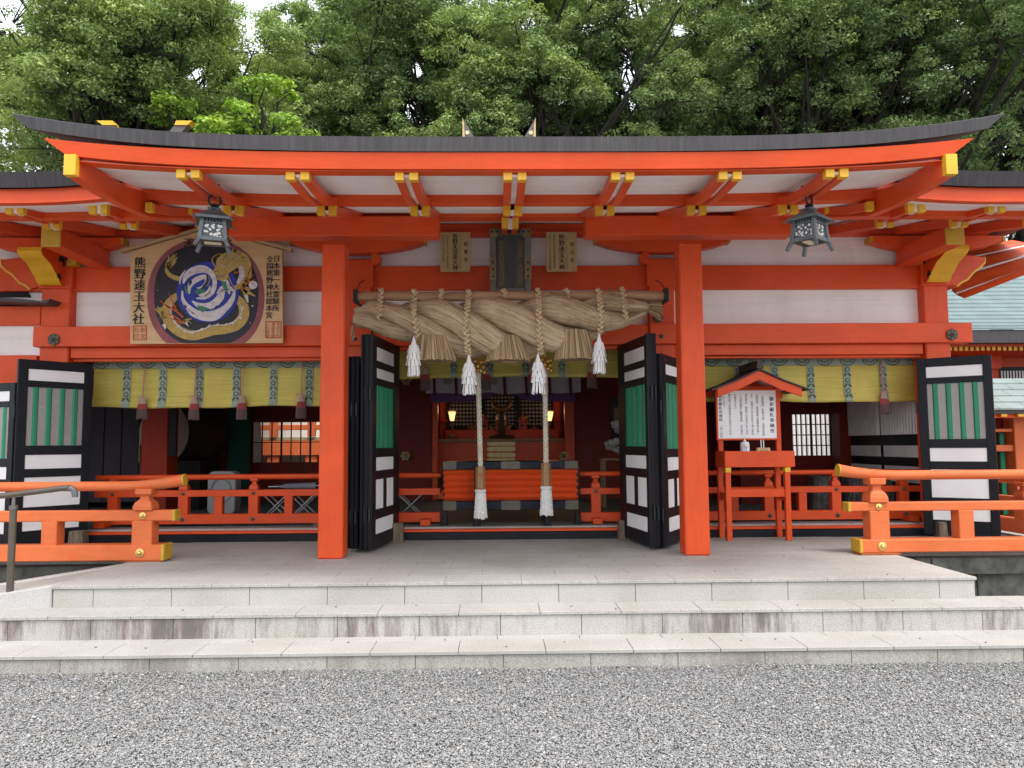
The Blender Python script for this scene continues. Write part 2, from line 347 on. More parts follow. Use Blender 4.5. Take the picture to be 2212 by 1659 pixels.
def pebbles():
    n = 230000
    Y = 5.70 - (rng.random(n)**.9)*2.35; X = .15 + rng.uniform(-1, 1, n)*(.62*Y+1.5)
    t = (1+5**.5)/2
    iv = np.array([(-1,t,0),(1,t,0),(-1,-t,0),(1,-t,0),(0,-1,t),(0,1,t),(0,-1,-t),(0,1,-t),(t,0,-1),(t,0,1),(-t,0,-1),(-t,0,1)], float)/math.hypot(1,t)
    iff = np.array([(0,11,5),(0,5,1),(0,1,7),(0,7,10),(0,10,11),(1,5,9),(5,11,4),(11,10,2),(10,7,6),(7,1,8),(3,9,4),(3,4,2),(3,2,6),(3,6,8),(3,8,9),(4,9,5),(2,4,11),(6,2,10),(8,6,7),(9,8,1)])
    s = np.exp(rng.normal(math.log(.0047), .33, n)); s = np.clip(s, .003, .016)
    ax = np.stack([s*rng.uniform(.9,1.5,n), s*rng.uniform(.8,1.2,n), s*rng.uniform(.45,.8,n)], 1)
    a = rng.uniform(0, 2*PI, n); b = rng.normal(0, .35, n)
    P = iv[None]*ax[:,None] * (1 + rng.normal(0, .09, (n,12,1)))
    x = P[...,0]*np.cos(b)[:,None] - P[...,2]*np.sin(b)[:,None]; z = P[...,0]*np.sin(b)[:,None] + P[...,2]*np.cos(b)[:,None]; y = P[...,1]
    bank = np.clip((Y-5.45)/.22, 0, 1)*.014 + .006*np.sin(X*2.1+1)*np.sin(Y*3.3) + .004*np.sin(X*5.7)*np.cos(Y*6.1)
    V = np.stack([X[:,None] + x*np.cos(a)[:,None] - y*np.sin(a)[:,None], Y[:,None] + x*np.sin(a)[:,None] + y*np.cos(a)[:,None], (rng.uniform(-.007,.003,n)+bank)[:,None] + z], 2)
    Fc = iff[None] + (np.arange(n)*12)[:,None,None]
    m, tt, bs = nodes('pebbles'); ge = tt.nodes.new('ShaderNodeNewGeometry')
    r_ = ramp(tt, ge.outputs['Random Per Island'], [(.0,(.175,.177,.178)),(.25,(.21,.213,.214)),(.5,(.235,.238,.24)),(.75,(.28,.28,.277)),(.88,(.33,.326,.315)),(.95,(.30,.27,.23)),(.985,(.42,.415,.405))])
    tt.links.new(r_.outputs[0], bs.inputs['Base Color']); bs.inputs['Roughness'].default_value = .7
    o = npmesh('gravel', V.reshape(-1,3), Fc.reshape(-1,3), [m], True)
    tag(o, 'loose grey and white river pebbles spread in front of the stone steps', 'gravel', kind='stuff')
pebbles()

# ------------------------------------------------------------------ stone steps
XL, XR = -3.62, 3.93
st = thing('stone_steps', 'wide pale granite steps rising from the gravel to the hall platform', 'steps', (.15, Y1, 0))
def slabs(mb, x0, x1, y0, y1, z0, z1, pitch, off, gap=.004):
    x = x0 - (pitch - off % pitch)
    while x < x1:
        a, b = max(x, x0), min(x+pitch, x1)
        if b-a > .02: mb.box(a+gap/2, b-gap/2, y0, y1, z0, z1)
        x += pitch
SX = [(-6.6, 4.86), (-6.3, 4.40), (XL, XR)]
TS = .026
for k, (yf, z0, z1, yb) in enumerate(((Y1, -.12, Z1, Y2+.10), (Y2, Z1-.02, Z2, Y3+.10), (Y3, Z2-.02, ZP, 7.62))):
    x0, x1 = SX[k]; P_ = .628
    r_ = MB(); slabs(r_, x0+.012, x1-.012, yf+.012, yf+.2, z0, z1-TS-.003, P_, .33 + .31*k)
    r_.box(x0+.02, x1-.02, yf+.21, yb-.01, z0, z1-TS-.004)
    r_.build('riser', [GRANS1, GRANS, GRANR][k], st, bevel=.002)
    t_ = MB()
    if k < 2:
        slabs(t_, x0, x1, yf, yf+.33, z1-TS, z1, P_, .02 + .31*k); slabs(t_, x0, x1, yf+.333, yb, z1-TS, z1, P_, .30+.31*k)
    else:
        row = 0; y = yf
        while y < yb-.01:
            y2 = min(y+.315, yb); slabs(t_, x0, x1, y+(0.0008 if row else 0), y2-.0008, z1-TS, z1, P_, .03 + .3*(row % 2), .0018); y = y2; row += 1
    t_.build('tread', GRAN, st, bevel=.0025)
nb = MB()
for k in range(26):
    z = random.choice([Z1, Z1, Z2, ZP]); y = {Z1: random.uniform(5.7, 6.0), Z2: random.uniform(6.12, 6.36), ZP: random.uniform(6.5, 8.6)}[z]
    nb.ball((random.uniform(-3.3, 3.6), y, z+.003), (random.uniform(.005,.011), .007, .005), 6, 4)
tag(nb.build('scattered_grit', mat('dark_pebble', (.10,.10,.10), .8)), 'few dark stray pebbles and grit lying on the pale granite steps', 'grit', kind='stuff')

# veranda floor behind the outer railings, and its dark old plinth
vf = thing('stone_veranda', 'pale stone veranda floor on a dark mossy plinth behind the outer railings', 'veranda', (.15, 7.9, 0))
m_ = MB(); row = 0; y = 7.62
while y < 9.29:
    y2 = min(y+.315, 9.30); slabs(m_, XL, XR, y+.0015, y2-.0015, ZP-.03, ZP, .628, .03+.3*(row % 2), .0018); y = y2; row += 1
m_.build('floor_slab', GRAN, vf, bevel=.002)
m_ = MB()
for a, b in ((-7.6, XL-.004), (XR+.004, 6.6)): MB().box(a, b, 7.92, 9.30 if a < 0 else 16, ZP-.05, ZP-.004).build('side_floor', GRAN, vf)
m_ = MB()
for a, b in ((-7.7, XL-.01), (XR+.01, 6.7)):
    m_ = MB(); slabs(m_, a, b, 7.80, 8.1, .27, ZP-.055, 1.7, .4, .012); slabs(m_, a, b, 7.88, 8.2, -.1, .262, 2.1, .9, .012)
    m_.build('plinth', DSTONE, vf, bevel=.006)

# ramp with rough pale border on the left
rp = thing('stone_ramp', 'rough pale stone ramp sloping down beside the left end of the steps', 'ramp', (-4.6, 7, 0))
def rampz(x): return ZP-.012 + (x - XL)*.15
m_ = MB()
for (ya, yb, dz, mat_) in ((6.43, 6.60, .012, GRROUGH), (6.604, 7.40, 0, GRAN), (7.404, 7.60, .012, GRROUGH)):
    q = MB(); a = XL-.003
    while a > -7.5:
        b = a-.9; q.add([(x, y, rampz(x)+dz*(1 if top else 0)-(0 if top else .5)) for top in (0,1) for x, y in ((b,ya),(a-.004,ya),(a-.004,yb),(b,yb))], [(3,2,1,0),(4,5,6,7),(0,1,5,4),(1,2,6,5),(2,3,7,6),(3,0,4,7)]); a = b
    q.build('border_stone' if dz else 'ramp_slab', mat_, rp, bevel=.006 if dz else .002)
hr = thing('handrail', 'brown metal tube handrail with a bent end at the ramp', 'handrail', (-4.0, 6.52, rampz(-4.0)))
hx = -4.02
hz = zy(1066, 6.52, 150)
m_ = MB(); m_.tube([(hx,6.52,rampz(hx)),(hx,6.52,hz-.12)], .028, 16); m_.build('post', mat('brown_metal', (.105,.088,.068), .35, .15, 6, metal=.4), hr, smooth=40)
m_ = MB(); m_.lathe([(.033,0),(.033,.03),(.016,.035),(.013,.10)], (hx,6.52,hz-.125), 16); m_.bar((hx-.07,6.52,hz-.022),(hx+.07,6.52,hz-.016),.03,.012); m_.build('bracket', mat('dull_steel', (.16,.15,.14), .4, .1, 6, metal=.6), hr, smooth=40)
xe = xx(150, 6.52, 1055)
rl = [(-7.2,6.52,hz-.30),(hx,6.52,hz-.005),(xe-.05,6.52,hz+.045),(xe,6.52,hz+.046),(xe+.035,6.52,hz+.030),(xe+.048,6.52,hz-.004),(xe+.048,6.52,hz-.03)]
m_ = MB(); m_.tube(rl[:4], .024, 16); m_.build('grip', MATS['brown_metal'], hr, smooth=40)
m_ = MB(); m_.tube(rl[3:], .0245, 16); m_.build('end_bend', mat('grey_plastic', (.10,.10,.11), .4), hr, smooth=40)

# ================================================================== MAIN HALL
XC = .13
hall = thing('shrine_hall', 'vermilion shrine worship hall with curved dark porch roof and white plaster walls', 'shrine hall', (XC, 9.2, ZP))
def bx(name, x0, x1, y0, y1, z0, z1, mt, bevel=.006, parent=None): return MB().box(x0, x1, y0, y1, z0, z1).build(name, mt, parent or hall, bevel)
# porch pillars, slightly tapered
for xa in (-1.672, 1.975):
    p = MB(); p.bar((xa,7.875,ZP),(xa,7.875,3.66),.250,.250,(0,1,0),w2=.232,h2=.232); p.build('pillar', VERMV, hall, .014)
    bx('bracket_arm', xa-1.07, xa+1.07, 7.77, 7.98, zy(508,7.77), zy(466,7.77), VERM)
YA = 7.77
# porch purlin above the arms
ZK0 = zy(470, 8.0)
bx('porch_purlin', -3.0, 3.28, 7.96, 8.16, ZK0, ZK0+.17, VERM)
S_ = lambda X: min(1.0, abs(X-.12)/3.65)
lift = lambda X, k=.18: k*S_(X)**4
NX = 48
XS = [-3.53+ (3.77+3.53)*i/NX for i in range(NX+1)]
def sweep(name, prof, mt, xs, k, parent=None, flare=0., smooth=False):
    """a section in Y-Z drawn along X with the upswept ends of the eave"""
    m_ = MB(); n = len(prof); vv = []
    for X in xs: vv += [(.12+(X-.12)*(1+flare*pt[2] if len(pt) > 2 else 1), pt[0], pt[1]+lift(X, k)) for pt in prof]
    ff = [(i*n+j, i*n+(j+1) % n, (i+1)*n+(j+1) % n, (i+1)*n+j) for i in range(len(xs)-1) for j in range(n)]
    ff += [tuple(range(n)), tuple((len(xs)-1)*n+j for j in range(n-1,-1,-1))]
    return m_.add(vv, ff).build(name, mt, parent or hall, smooth=smooth)
ZE0, ZE1 = zy(327, 5.5), zy(291.5, 5.49)
# thick dark roof: lower lip set back a little, upper surface rising to the rear
sweep('porch_roof', [(5.50,ZE0,-.035),(5.49,ZE1-.012,0),(5.52,ZE1,0),(9.6,ZE1+1.15,0),(9.6,ZE0+.85,-.035)], ROOF, XS, .175, flare=1)
XF = [x for x in (-3.30+6.84*i/44 for i in range(45))]
sweep('eave_fascia', [(5.535,zy(365,5.535),-.045),(5.512,ZE0-.002,0),(5.64,ZE0+.02,0),(5.64,zy(365,5.535),-.045)], VERM, XF, .14, flare=1)
sweep('fascia_strip', [(5.555,zy(369.5,5.555)),(5.555,zy(365,5.535)-.002),(5.66,zy(365,5.535)-.002),(5.66,zy(369.5,5.555))], VERM, [x for x in (-3.1+6.42*i/40 for i in range(41))], .13)
# soffits (white boards) between fascia, batten and purlin
zs1, zs2 = zy(371,5.66), zy(419,6.62)
sweep('soffit', [(5.60,zs1),(5.60,zs1+.02),(6.70,zs2+.03),(6.70,zs2)], WHITE, [x for x in (-3.12+6.5*i/36 for i in range(37))], .10)
zk0 = zy(437.5,6.6)
sweep('eave_batten', [(6.60,zk0),(6.60,zs2+.01),(6.72,zs2+.01),(6.72,zk0)], VERM, [x for x in (-3.1+6.46*i/36 for i in range(37))], .05)
zs3 = zy(455.5, 7.9)
sweep('soffit', [(6.69,zk0+.006),(6.69,zk0+.03),(8.0,zs3+.02),(8.0,zs3)], WHITE, [x for x in (-3.1+6.46*i/20 for i in range(21))], .04)
def rafter(X, wd, prof, tipy, tiph, name='rafter'):
    """prof: underside (y, z) points from tip to rear; depth tiph; yellow tip cap"""
    m_ = MB(); low = prof; hi = [(y, z+tiph) for y, z in prof]
    m_.prism(low + hi[::-1], 'x', X-wd/2, X+wd/2); o = m_.build(name, VERM, hall, .003)
    y0, z0 = prof[0]; c = MB().box(X-wd/2-.002, X+wd/2+.002, y0-.006, y0+.055, z0-.002, z0+tiph+.002).build('rafter_tip', YEL, o, .002)
    return o
RX = [XC+.8025*k for k in range(-3, 4)]
z_t1 = zy(388.5, 5.585); z_t2 = zy(463, 6.55)
for X in RX:
    l1 = lift(X, .10)
    for s in (-1, 1):
        x1 = X + s*.0530
        hf = zy(368,5.585)-z_t1
        pr = [(5.585, z_t1+l1), (5.80, z_t1+l1*.9+.004), (6.1, z_t1+l1*.7+.016), (6.35, z_t1+l1*.5+.045), (6.66, zk0-.02+.012)]
        rafter(x1, .061, pr, 5.585, hf)
        l2 = lift(X,.04)
        hb = zy(441,6.55)-z_t2
        rafter(X + s*.0495, .060, [(6.54,z_t2+l2),(6.8,z_t2+l2+.045),(7.2,z_t2+.165+l2),(7.95,z_t2+.40+l2*.5)], 6.54, hb)
    MB().add([(X+sx*.026, y, z) for y, z in ((5.61,z_t1+l1+.030),(6.1,z_t1+l1*.7+.045),(6.66,zk0-.005)) for sx in (-1,1)]+[(X+sx*.026, y, z+.02) for y, z in ((5.61,z_t1+l1+.030),(6.1,z_t1+l1*.7+.045),(6.66,zk0-.005)) for sx in (-1,1)],
        [(0,1,3,2),(2,3,5,4),(6,8,9,7),(8,10,11,9),(0,6,7,1),(4,5,11,10)]).build('white_filler', WHITE, hall)
    MB().add([(X+sx*.023, y, z) for y, z in ((6.56,z_t2+.022),(6.8,z_t2+.060),(7.9,z_t2+.40)) for sx in (-1,1)]+[(X+sx*.023, y, z+.02) for y, z in ((6.56,z_t2+.022),(6.8,z_t2+.060),(7.9,z_t2+.40)) for sx in (-1,1)],
        [(0,1,3,2),(2,3,5,4),(6,8,9,7),(8,10,11,9),(0,6,7,1),(4,5,11,10)]).build('white_filler', WHITE, hall)
# end rafters of the porch (deep, yellow ended) and the half pairs beside them
for sx, Xe in ((-1, -3.10), (1, 3.36)):
    zb = zy(378.5, 5.53, 1106); zt = zy(336, 5.53, 1106)
    m_ = MB(); m_.prism([(5.525,zb),(5.85,zb-.012),(6.3,zb+.006),(6.75,zy(469,6.75)),(7.6,zy(471,7.6)),(7.6,zy(471,7.6)+.22),(6.75,zy(469,6.75)+.22),(6.3,zt+.03),(5.525,zt)], 'x', Xe-.04, Xe+.04)
    o = m_.build('end_rafter', VERM, hall, .004)
    MB().box(Xe-.043, Xe+.043, 5.505, 5.56, zb-.003, zt+.003).build('rafter_tip', YEL, o, .003)
    o = rafter(Xe - sx*.105, .054, [(6.54,z_t2+.03),(7.0,z_t2+.13),(7.9,z_t2+.40)], 6.54, .075)
# ---- roof over the main hall, seen past both ends of the porch
def mainlift(X): return .16*max(0, 1-abs(abs(X-.12)-3.0)/1.6)**2 if abs(X-.12) < 4.6 else 0
ym = 7.0; zm0, zm1 = zy(400, ym), zy(368, ym)
for a, b in ((-11, -2.7), (2.95, 6.2)):
    xs = [a+(b-a)*i/30 for i in range(31)]
    def sw(name, prof, mt):
        m_ = MB(); n = len(prof); vv = [(X, y, z+mainlift(X)) for X in xs for y, z in prof]
        ff = [(i*n+j, i*n+(j+1) % n, (i+1)*n+(j+1) % n, (i+1)*n+j) for i in range(30) for j in range(n)]+[tuple(range(n)), tuple(30*n+j for j in range(n-1,-1,-1))]
        return m_.add(vv, ff).build(name, mt, hall)
    sw('hall_roof_edge', [(ym+.05,zm0),(ym,zm1-.01),(ym+.03,zm1),(9.0,zm1+.55),(9.0,zm0+.5)], ROOF)
    sw('hall_fascia', [(ym+.1,zy(437,ym+.1)),(ym+.1,zm0+.003),(ym+.2,zm0+.006),(ym+.2,zy(437,ym+.1))], VERM)
    sw('hall_soffit', [(ym+.19,zy(437,ym+.1)-.004),(ym+.19,zy(437,ym+.1)+.02),(9.2,zy(437,ym+.1)+.36),(9.2,zy(437,ym+.1)+.34)], WHITE)
    MB().box(a, b, 7.62, 7.72, zy(470,7.62), zy(453,7.62)).build('hall_batten', VERM, hall, .004)
MB().add([(x,y,z) for y,z in ((8.1,zy(473.5,8.1)),(9.2,zy(482.5,9.2))) for x in (-2.69,2.94)]+[(x,y,z+.02) for y,z in ((8.1,zy(473.5,8.1)),(9.2,zy(482.5,9.2))) for x in (-2.69,2.94)], [(0,1,3,2),(4,6,7,5),(0,4,5,1),(2,3,7,6),(0,2,6,4),(1,5,7,3)]).build('hall_soffit', WHITE, hall)
rz = MB(); rz.add([(-11,8.9,zm1+.53),(7.3,8.9,zm1+.53),(7.3,13.2,6.2),(-11,13.2,6.2),(7.3,17.6,zm1+.4),(-11,17.6,zm1+.4),(-11,8.9,zm1+.4),(7.3,8.9,zm1+.4)], [(0,1,2,3),(3,2,4,5),(6,7,1,0),(5,4,7,6),(0,3,5,6),(1,7,4,2)])
rz.build('hall_roof', ROOF, hall)
rz = MB(); rz.tube([(-11,13.2,6.2),(7.3,13.2,6.2)], .16, 10); rz.build('roof_ridge', ROOF, hall)
# main-hall rafters: upper tips and lower tips in pairs
zu0, zu1 = zy(459.5, 7.3), zy(437.5, 7.3); zl0, zl1 = zy(491,7.9), zy(470,7.9)
def pair(X, y0, za, zb, wd, gp, rear, rise):
    for s in (-1, 1):
        rafter(X+s*(wd+gp)/2, wd, [(y0, za), (rear, za+rise)], y0, zb-za)
    MB().box(X-gp/2+.001, X+gp/2-.001, y0+.02, y0+.12, za+.012, zb-.002).build('white_filler', WHITE, hall)
for k in (-6,-5,-4, 4,5,6):
    X = XC+.8025*k*.985
    pair(X, 7.3, zu0, zu1, .06, .05, 8.3, .12)
for k in (-7,-6,-5,-4,-3, 0, 3,4,5,6,7):
    X = XC+.8025*k*.985
    pair(X, 7.9, zl0, zl1, .060, .052, 9.2, .26)
# ---- front wall
WX0, WX1 = -5.24, 5.29
YW = 9.25
z_a, z_b, z_c, z_d = zy(511,9.2), zy(575,9.2), zy(626,9.2), zy(703,9.12,1106)
zn0, zn1 = zy(745,9.1), zy(702,9.1); zl_0 = zy(770,9.2); zop = zy(777,9.25)
bx('wall_purlin', -7.2, 6.0, 9.16, 9.36, z_a, zy(483,9.16), VERM)
bx('wall_purlin_lip', -7.2, 6.0, 9.12, 9.158, z_a+.002, z_a+.055, VERM)
bx('wall_panel', -7.2, 5.3, 9.27, 9.33, z_b-.01, z_a+.01, WHITE, 0)
bx('tie_beam', -7.2, 5.4, 9.18, 9.36, z_c, z_b, VERM)
bx('wall_panel', -7.2, 5.3, 9.27, 9.33, zn1-.02, z_c+.01, WHITE, 0)
nx0, nx1 = xx(71,9.06,720), xx(2101,9.06,720)
for a, b in ((nx0, -1.50), (-1.499, 1.799), (1.80, nx1)):
    bx('long_beam', a, b, 9.06 if abs(a+1.499) > .01 else 9.10, 9.26, zn0, zn1, VERM)
for a, b in ((-5.06, -1.82), (2.12, 5.12)):
    bx('lintel', a, b, 9.16, 9.34, zl_0, zn0-.002, VERM)
    bx('door_track', a, b, 9.22, 9.34, zop, zl_0-.002, VERM, .003)
bx('door_track', -1.5, 1.8, 9.2, 9.34, zn0-.045, zn0-.002, VERM, .003)
bx('side_board', -7.2, -5.42, 9.14, 9.26, zy(698,9.14), zy(657,9.14), VERM)
bx('wall_panel', -7.2, -5.42, 9.2, 9.26, zy(764,9.2), zy(696,9.2), WHITE, 0)
bx('side_lintel', -7.2, -5.43, 9.12, 9.3, zy(826,9.12), zy(762,9.12), VERM)
# posts
for X, w_ in ((WX0,.34), (-1.665,.30), (1.965,.30), (5.29,.30)):
    p = MB(); p.box(X-w_/2, X+w_/2, 9.13, 9.13+w_, ZP, z_b+.02); p.build('wall_post', VERMV, hall, .012)
    p = MB(); p.box(X-w_/2-.03, X+w_/2+.03, 9.10, 9.13+w_, z_c-.0+.015, z_b+.07); p.build('post_head', VERM, hall, .01)
# boat-shaped bracket arms over the posts
def boat(X, half, y0, y1, za, zb):
    n = 10; lo = [(X+half*(2*i/n-1), za + (zb-za)*.62*abs(2*i/n-1)**2.2) for i in range(n+1)]
    lo[0] = (X-half+.02, lo[0][1]); lo[-1] = (X+half-.02, lo[-1][1])
    o = MB().prism(lo + [(X+half, zb), (X-half, zb)], 'y', y0, y1).build('boat_bracket', VERM, hall, .004)
    for s in (-1, 1):
        MB().box(X+s*half-.012, X+s*half+.012, y0-.006, y1, za+(zb-za)*.60, zb-.004).build('bracket_end', YEL2, o, .003)
for X in (WX0+.02, -1.665, 1.965, 5.27): boat(X, .80, 9.0, 9.159, zy(545,9.0), zy(511,9.0))
for X in (WX0+.0, -1.665, 1.965, 5.27):
    for s in (-1, 1):
        m_ = MB(); a = X+s*.16
        m_.prism([(a, zy(574,9.1)), (a+s*.10, zy(570,9.1)), (a+s*.115, zy(556,9.1)), (a+s*.06, zy(547,9.1)), (a+s*.055, zy(527,9.1)), (a, zy(527,9.1))], 'y', 9.05, 9.17)
        m_.build('bracket_foot', YEL2 if abs(X) > 3 else VERM, hall, .004)
# carved beam noses on the corner posts: one to the front, one to the side
def nose(X, sx):
    zt, zb = zy(531,8.62), zy(613, 9.05); hn = zt-zb
    prof = [(9.125,zb+.0)]+[(y, zb+hn*q) for y, q in ((9.05,0),(9.0,.07),(8.975,.17),(8.93,.28),(8.87,.42),(8.81,.56),(8.72,.66),(8.65,.74),(8.61,.86),(8.63,1.0))]+[(9.125,zt+.03)]
    o = MB().prism(prof, 'x', X-.13, X+.13).build('beam_nose', VERM, hall, .006)
    f = MB(); fr = prof[1:11]; n = len(fr)
    f.add([(X+s*.133, y-.006, z) for y, z in fr for s in (-1,1)]+[(X+s*.133, y+.01, z+.004) for y, z in fr for s in (-1,1)],
          [(2*i,2*i+1,2*i+3,2*i+2) for i in range(n-1)]+[(2*n+2*i+2,2*n+2*i+3,2*n+2*i+1,2*n+2*i) for i in range(n-1)]+[(2*i,2*i+2,2*n+2*i+2,2*n+2*i) for i in range(n-1)]+[(2*i+1,2*n+2*i+1,2*n+2*i+3,2*i+3) for i in range(n-1)]+[(0,2*n,2*n+1,1),(2*n-2,2*n-1,4*n-1,4*n-2)])
    f.build('nose_face', YEL, o, smooth=35)
    for s in (-1, 1):                                                   # scroll cuts on both cheeks
        g_ = MB()
        for cy, cz, rr in ((9.02, zb+.26, .055), (8.98, zb+.07, .03)):
            pts = [(cy+rr*math.cos(a)*(1-.12*a/4), cz+rr*math.sin(a)) for a in [i*.35-.6 for i in range(12)]]
            for i in range(11):
                wd = .012+.055*math.sin(PI*min(1,(i+1)/11))
                g_.bar((X+s*.131, pts[i][0], pts[i][1]), (X+s*.131, pts[i+1][0], pts[i+1][1]), wd, .006, (s,0,0))
        g_.build('scroll_cut', flat('dark_green_paint', (.012,.030,.022)), o)
    # side nose
    pr = [(X+sx*a, z) for a, z in ((.15,zb+.02),(.30,zb-.03),(.36,zb+.02),(.43,zb+.05),(.52,zb+.15),(.60,zb+.20),(.66,zb+.27),(.66,zb+.33),(.15,zb+.40))]
    o = MB().prism(pr, 'y', 9.15, 9.38).build('beam_nose', VERM, hall, .006)
    m_ = MB(); fr = pr[1:8]; n = len(fr)
    m_.add([(x+sx*.004, y, z-.008) for x, z in fr for y in (9.145,9.385)]+[(x-sx*.008, y, z+.012) for x, z in fr for y in (9.145,9.385)],
          [(2*i,2*i+1,2*i+3,2*i+2) for i in range(n-1)]+[(2*n+2*i+2,2*n+2*i+3,2*n+2*i+1,2*n+2*i) for i in range(n-1)]+[(2*i,2*i+2,2*n+2*i+2,2*n+2*i) for i in range(n-1)]+[(2*i+1,2*n+2*i+1,2*n+2*i+3,2*i+3) for i in range(n-1)]+[(0,2*n,2*n+1,1),(2*n-2,2*n-1,4*n-1,4*n-2)])
    m_.build('nose_face', YEL, o, smooth=35)
    # square yellow beam end above
    a = xx(110 if sx < 0 else 2063, 8.1, 510); zc0, zc1 = zy(530,8.1), zy(488,8.1)
    o = bx('corner_beam', a-.10, a+.10, 8.1, 9.15, zc0, zc1, VERM, .01)
    MB().box(a-.103, a+.103, 8.09, 8.12, zc0-.003, zc1+.003).build('beam_end', YEL2, o, .012)
nose(WX0-.02, -1); nose(5.27, 1)
# flower fittings
def flower(x, y, Y, r_=.075):
    c = at(x, y, Y); m_ = MB()
    pts = [(c.x+r_*(1.0 if k % 2 == 0 else .86)*math.cos(k*PI/6+PI/6), c.z+r_*(1.0 if k % 2 == 0 else .86)*math.sin(k*PI/6+PI/6)) for k in range(12)]
    m_.prism(pts, 'y', c.y-.018, c.y+.002); o = m_.build('flower_fitting', BRONZE, hall, .004)
    MB().lathe([(.030,.002),(.028,-.012),(.016,-.02),(.016,-.045),(.004,-.052)], (c.x,c.y-.018,c.z), 14, axis='y').build('fitting_stud', BRONZE, o, smooth=40)
    h = MB()
    for k in range(6): h.lathe([(.010,.001),(.010,-.003)], (c.x+.05*math.cos(k*PI/3), c.y-.0175, c.z+.05*math.sin(k*PI/3)), 10, axis='y')
    h.build('fitting_hole', INK, o)
flower(116.5, 733.5, 9.055); flower(2056, 723, 9.055); flower(767, 733, 9.09, .07); flower(1428, 727, 9.09, .07); flower(1421, 687, 9.12, .06)
# sill
bx('sill', -5.05, 5.15, 9.20, 9.30, ZP+.001, ZP+.09, BLACK, .005)
bx('sill_rail', -5.05, 5.15, 9.215, 9.30, ZP+.092, ZP+.125, VERM, .004)
bx('floor_edge', -5.05, 5.15, 9.302, 9.42, ZF-.15, ZF, GRANR, .004)

# ================================================================== DOORS (parts of the hall)
def turn(mb, ox, oy, ang):
    c, s = math.cos(ang), math.sin(ang); mb.v = [(ox+x*c-y*s, oy+x*s+y*c, z) for x, y, z in mb.v]; return mb
TINT = mat('smoky_pane', (.30,.28,.28), .25, .08, 3)
def door(p0, p1, z0, z1, kind, flip=False, label=None):
    """leaf from p0 to p1 in plan; the decorated face looks to the right of p0->p1"""
    ox, oy = p0; wdt = math.hypot(p1[0]-ox, p1[1]-oy); ang = math.atan2(p1[1]-oy, p1[0]-ox); h = z1-z0
    if kind == 'outer': rows = [('w',.05,.112),('g',.147,.462),('w',.512,.587),('w',.632,.79),('w',.838,.915)]
    elif kind == 'tall': rows = [('w',.05,.117),('w',.152,.200),('g',.236,.533),('w',.577,.640),('v',.682,.822),('w',.868,.938)]
    else: rows = [('w',.05,.105),('g',.15,.50),('w',.545,.615),('v',.66,.81),('w',.86,.935)]
    T = .022; xa, xb = .13*wdt, .88*wdt
    if kind != 'outer': xa, xb = .14*wdt, .80*wdt
    fr = MB(); fr.box(0, xa, -T, T, z0, z1); fr.box(xb, wdt, -T, T, z0, z1)
    zz = z1; out = []
    for k, a, b in rows:
        fr.box(xa, xb, -T, T, z1-a*h, zz); zz = z1-b*h
    fr.box(xa, xb, -T, T, z0, zz)
    for k, a, b in rows:
        if k == 'v': fr.box((xa+xb)/2-.045*wdt, (xa+xb)/2+.045*wdt, -T, T, z1-b*h, z1-a*h)
    # leading-edge flange of the folding leaf and its hinges
    if kind != 'outer': fr.box(-.012, .03, T, T+.03, z0, z1)
    o = turn(fr, ox, oy, ang).build('door', BLACK, hall, .004, label=label)
    pws = []; pg = MB(); pb = MB()
    for k, a, b in rows:
        za, zb = z1-b*h, z1-a*h
        if k == 'g':
            pb.box(xa-.004, xb+.004, -.003, .003, za-.004, zb+.004)
            nb_ = 4; step = (xb-xa)/(nb_+ .25 if kind == 'outer' else nb_)
            for i in range(nb_):
                if kind == 'outer': cx = xa + (xb-xa)*(i+.62)/(nb_+.25); hw = .038*wdt
                else: cx = xa + (xb-xa)*(i+.5)/nb_; hw = .40*(xb-xa)/nb_
                for s_ in (-1, 1):
                    pg.prism([(cx-hw, s_*.004),(cx-hw*.5, s_*.020),(cx+hw*.5, s_*.020),(cx+hw, s_*.004)], 'z', za, zb)
        elif k == 'v':
            m_ = (xa+xb)/2
            pws += [MB().box(xa-.003, m_-.045*wdt+.003, -.010, .010, za-.003, zb+.003), MB().box(m_+.045*wdt-.003, xb+.003, -.010, .010, za-.003, zb+.003)]
        else: pws.append(MB().box(xa-.003, xb+.003, -.010, .010, za-.003, zb+.003))
    for pw in pws: turn(pw, ox, oy, ang).build('white_panel', PANEL, o)
    turn(pg, ox, oy, ang).build('green_slats', GREEN, o); turn(pb, ox, oy, ang).build('backing_pane', TINT, o)
    for zc in (z1-.28*h, z0+.16*h): turn(MB().tube([(-.018,0,zc-.07),(-.018,0,zc+.07)], .011, 8), ox, oy, ang).build('hinge', IRON, o)
    return o
ZD = ZP+.035
ztall = zy(721, 8.1, 801)
zshort = zy(775, 8.5, 34)
door((xx(800,8.12),8.12), (xx(859,9.2),9.2), ZD, ztall, 'tall', label='tall black folding door leaf with green slats standing open left of the entrance')
door((xx(790,8.16),8.15), (xx(842,9.2),9.22), ZD, ztall, 'tall')
door((xx(772,8.25),8.22), (xx(822,9.2),9.22), ZD, zy(767,8.2), 'short')
door((xx(760,8.25),8.26), (xx(806,9.2),9.22), ZD, zy(767,8.2), 'short')
door((xx(1408.5,8.12),8.12), (xx(1340,9.2),9.2), ZD, ztall-.005, 'tall', label='tall black folding door leaf with green slats standing open right of the entrance')
door((xx(1416,8.16),8.15), (xx(1352,9.2),9.22), ZD, ztall, 'tall')
door((xx(1428,8.22),8.20), (xx(1478,9.0),9.0), ZD, zy(765,8.2), 'short')
door((xx(1421,8.26),8.25), (xx(1466,9.1),9.12), ZD, zy(765,8.2), 'short')
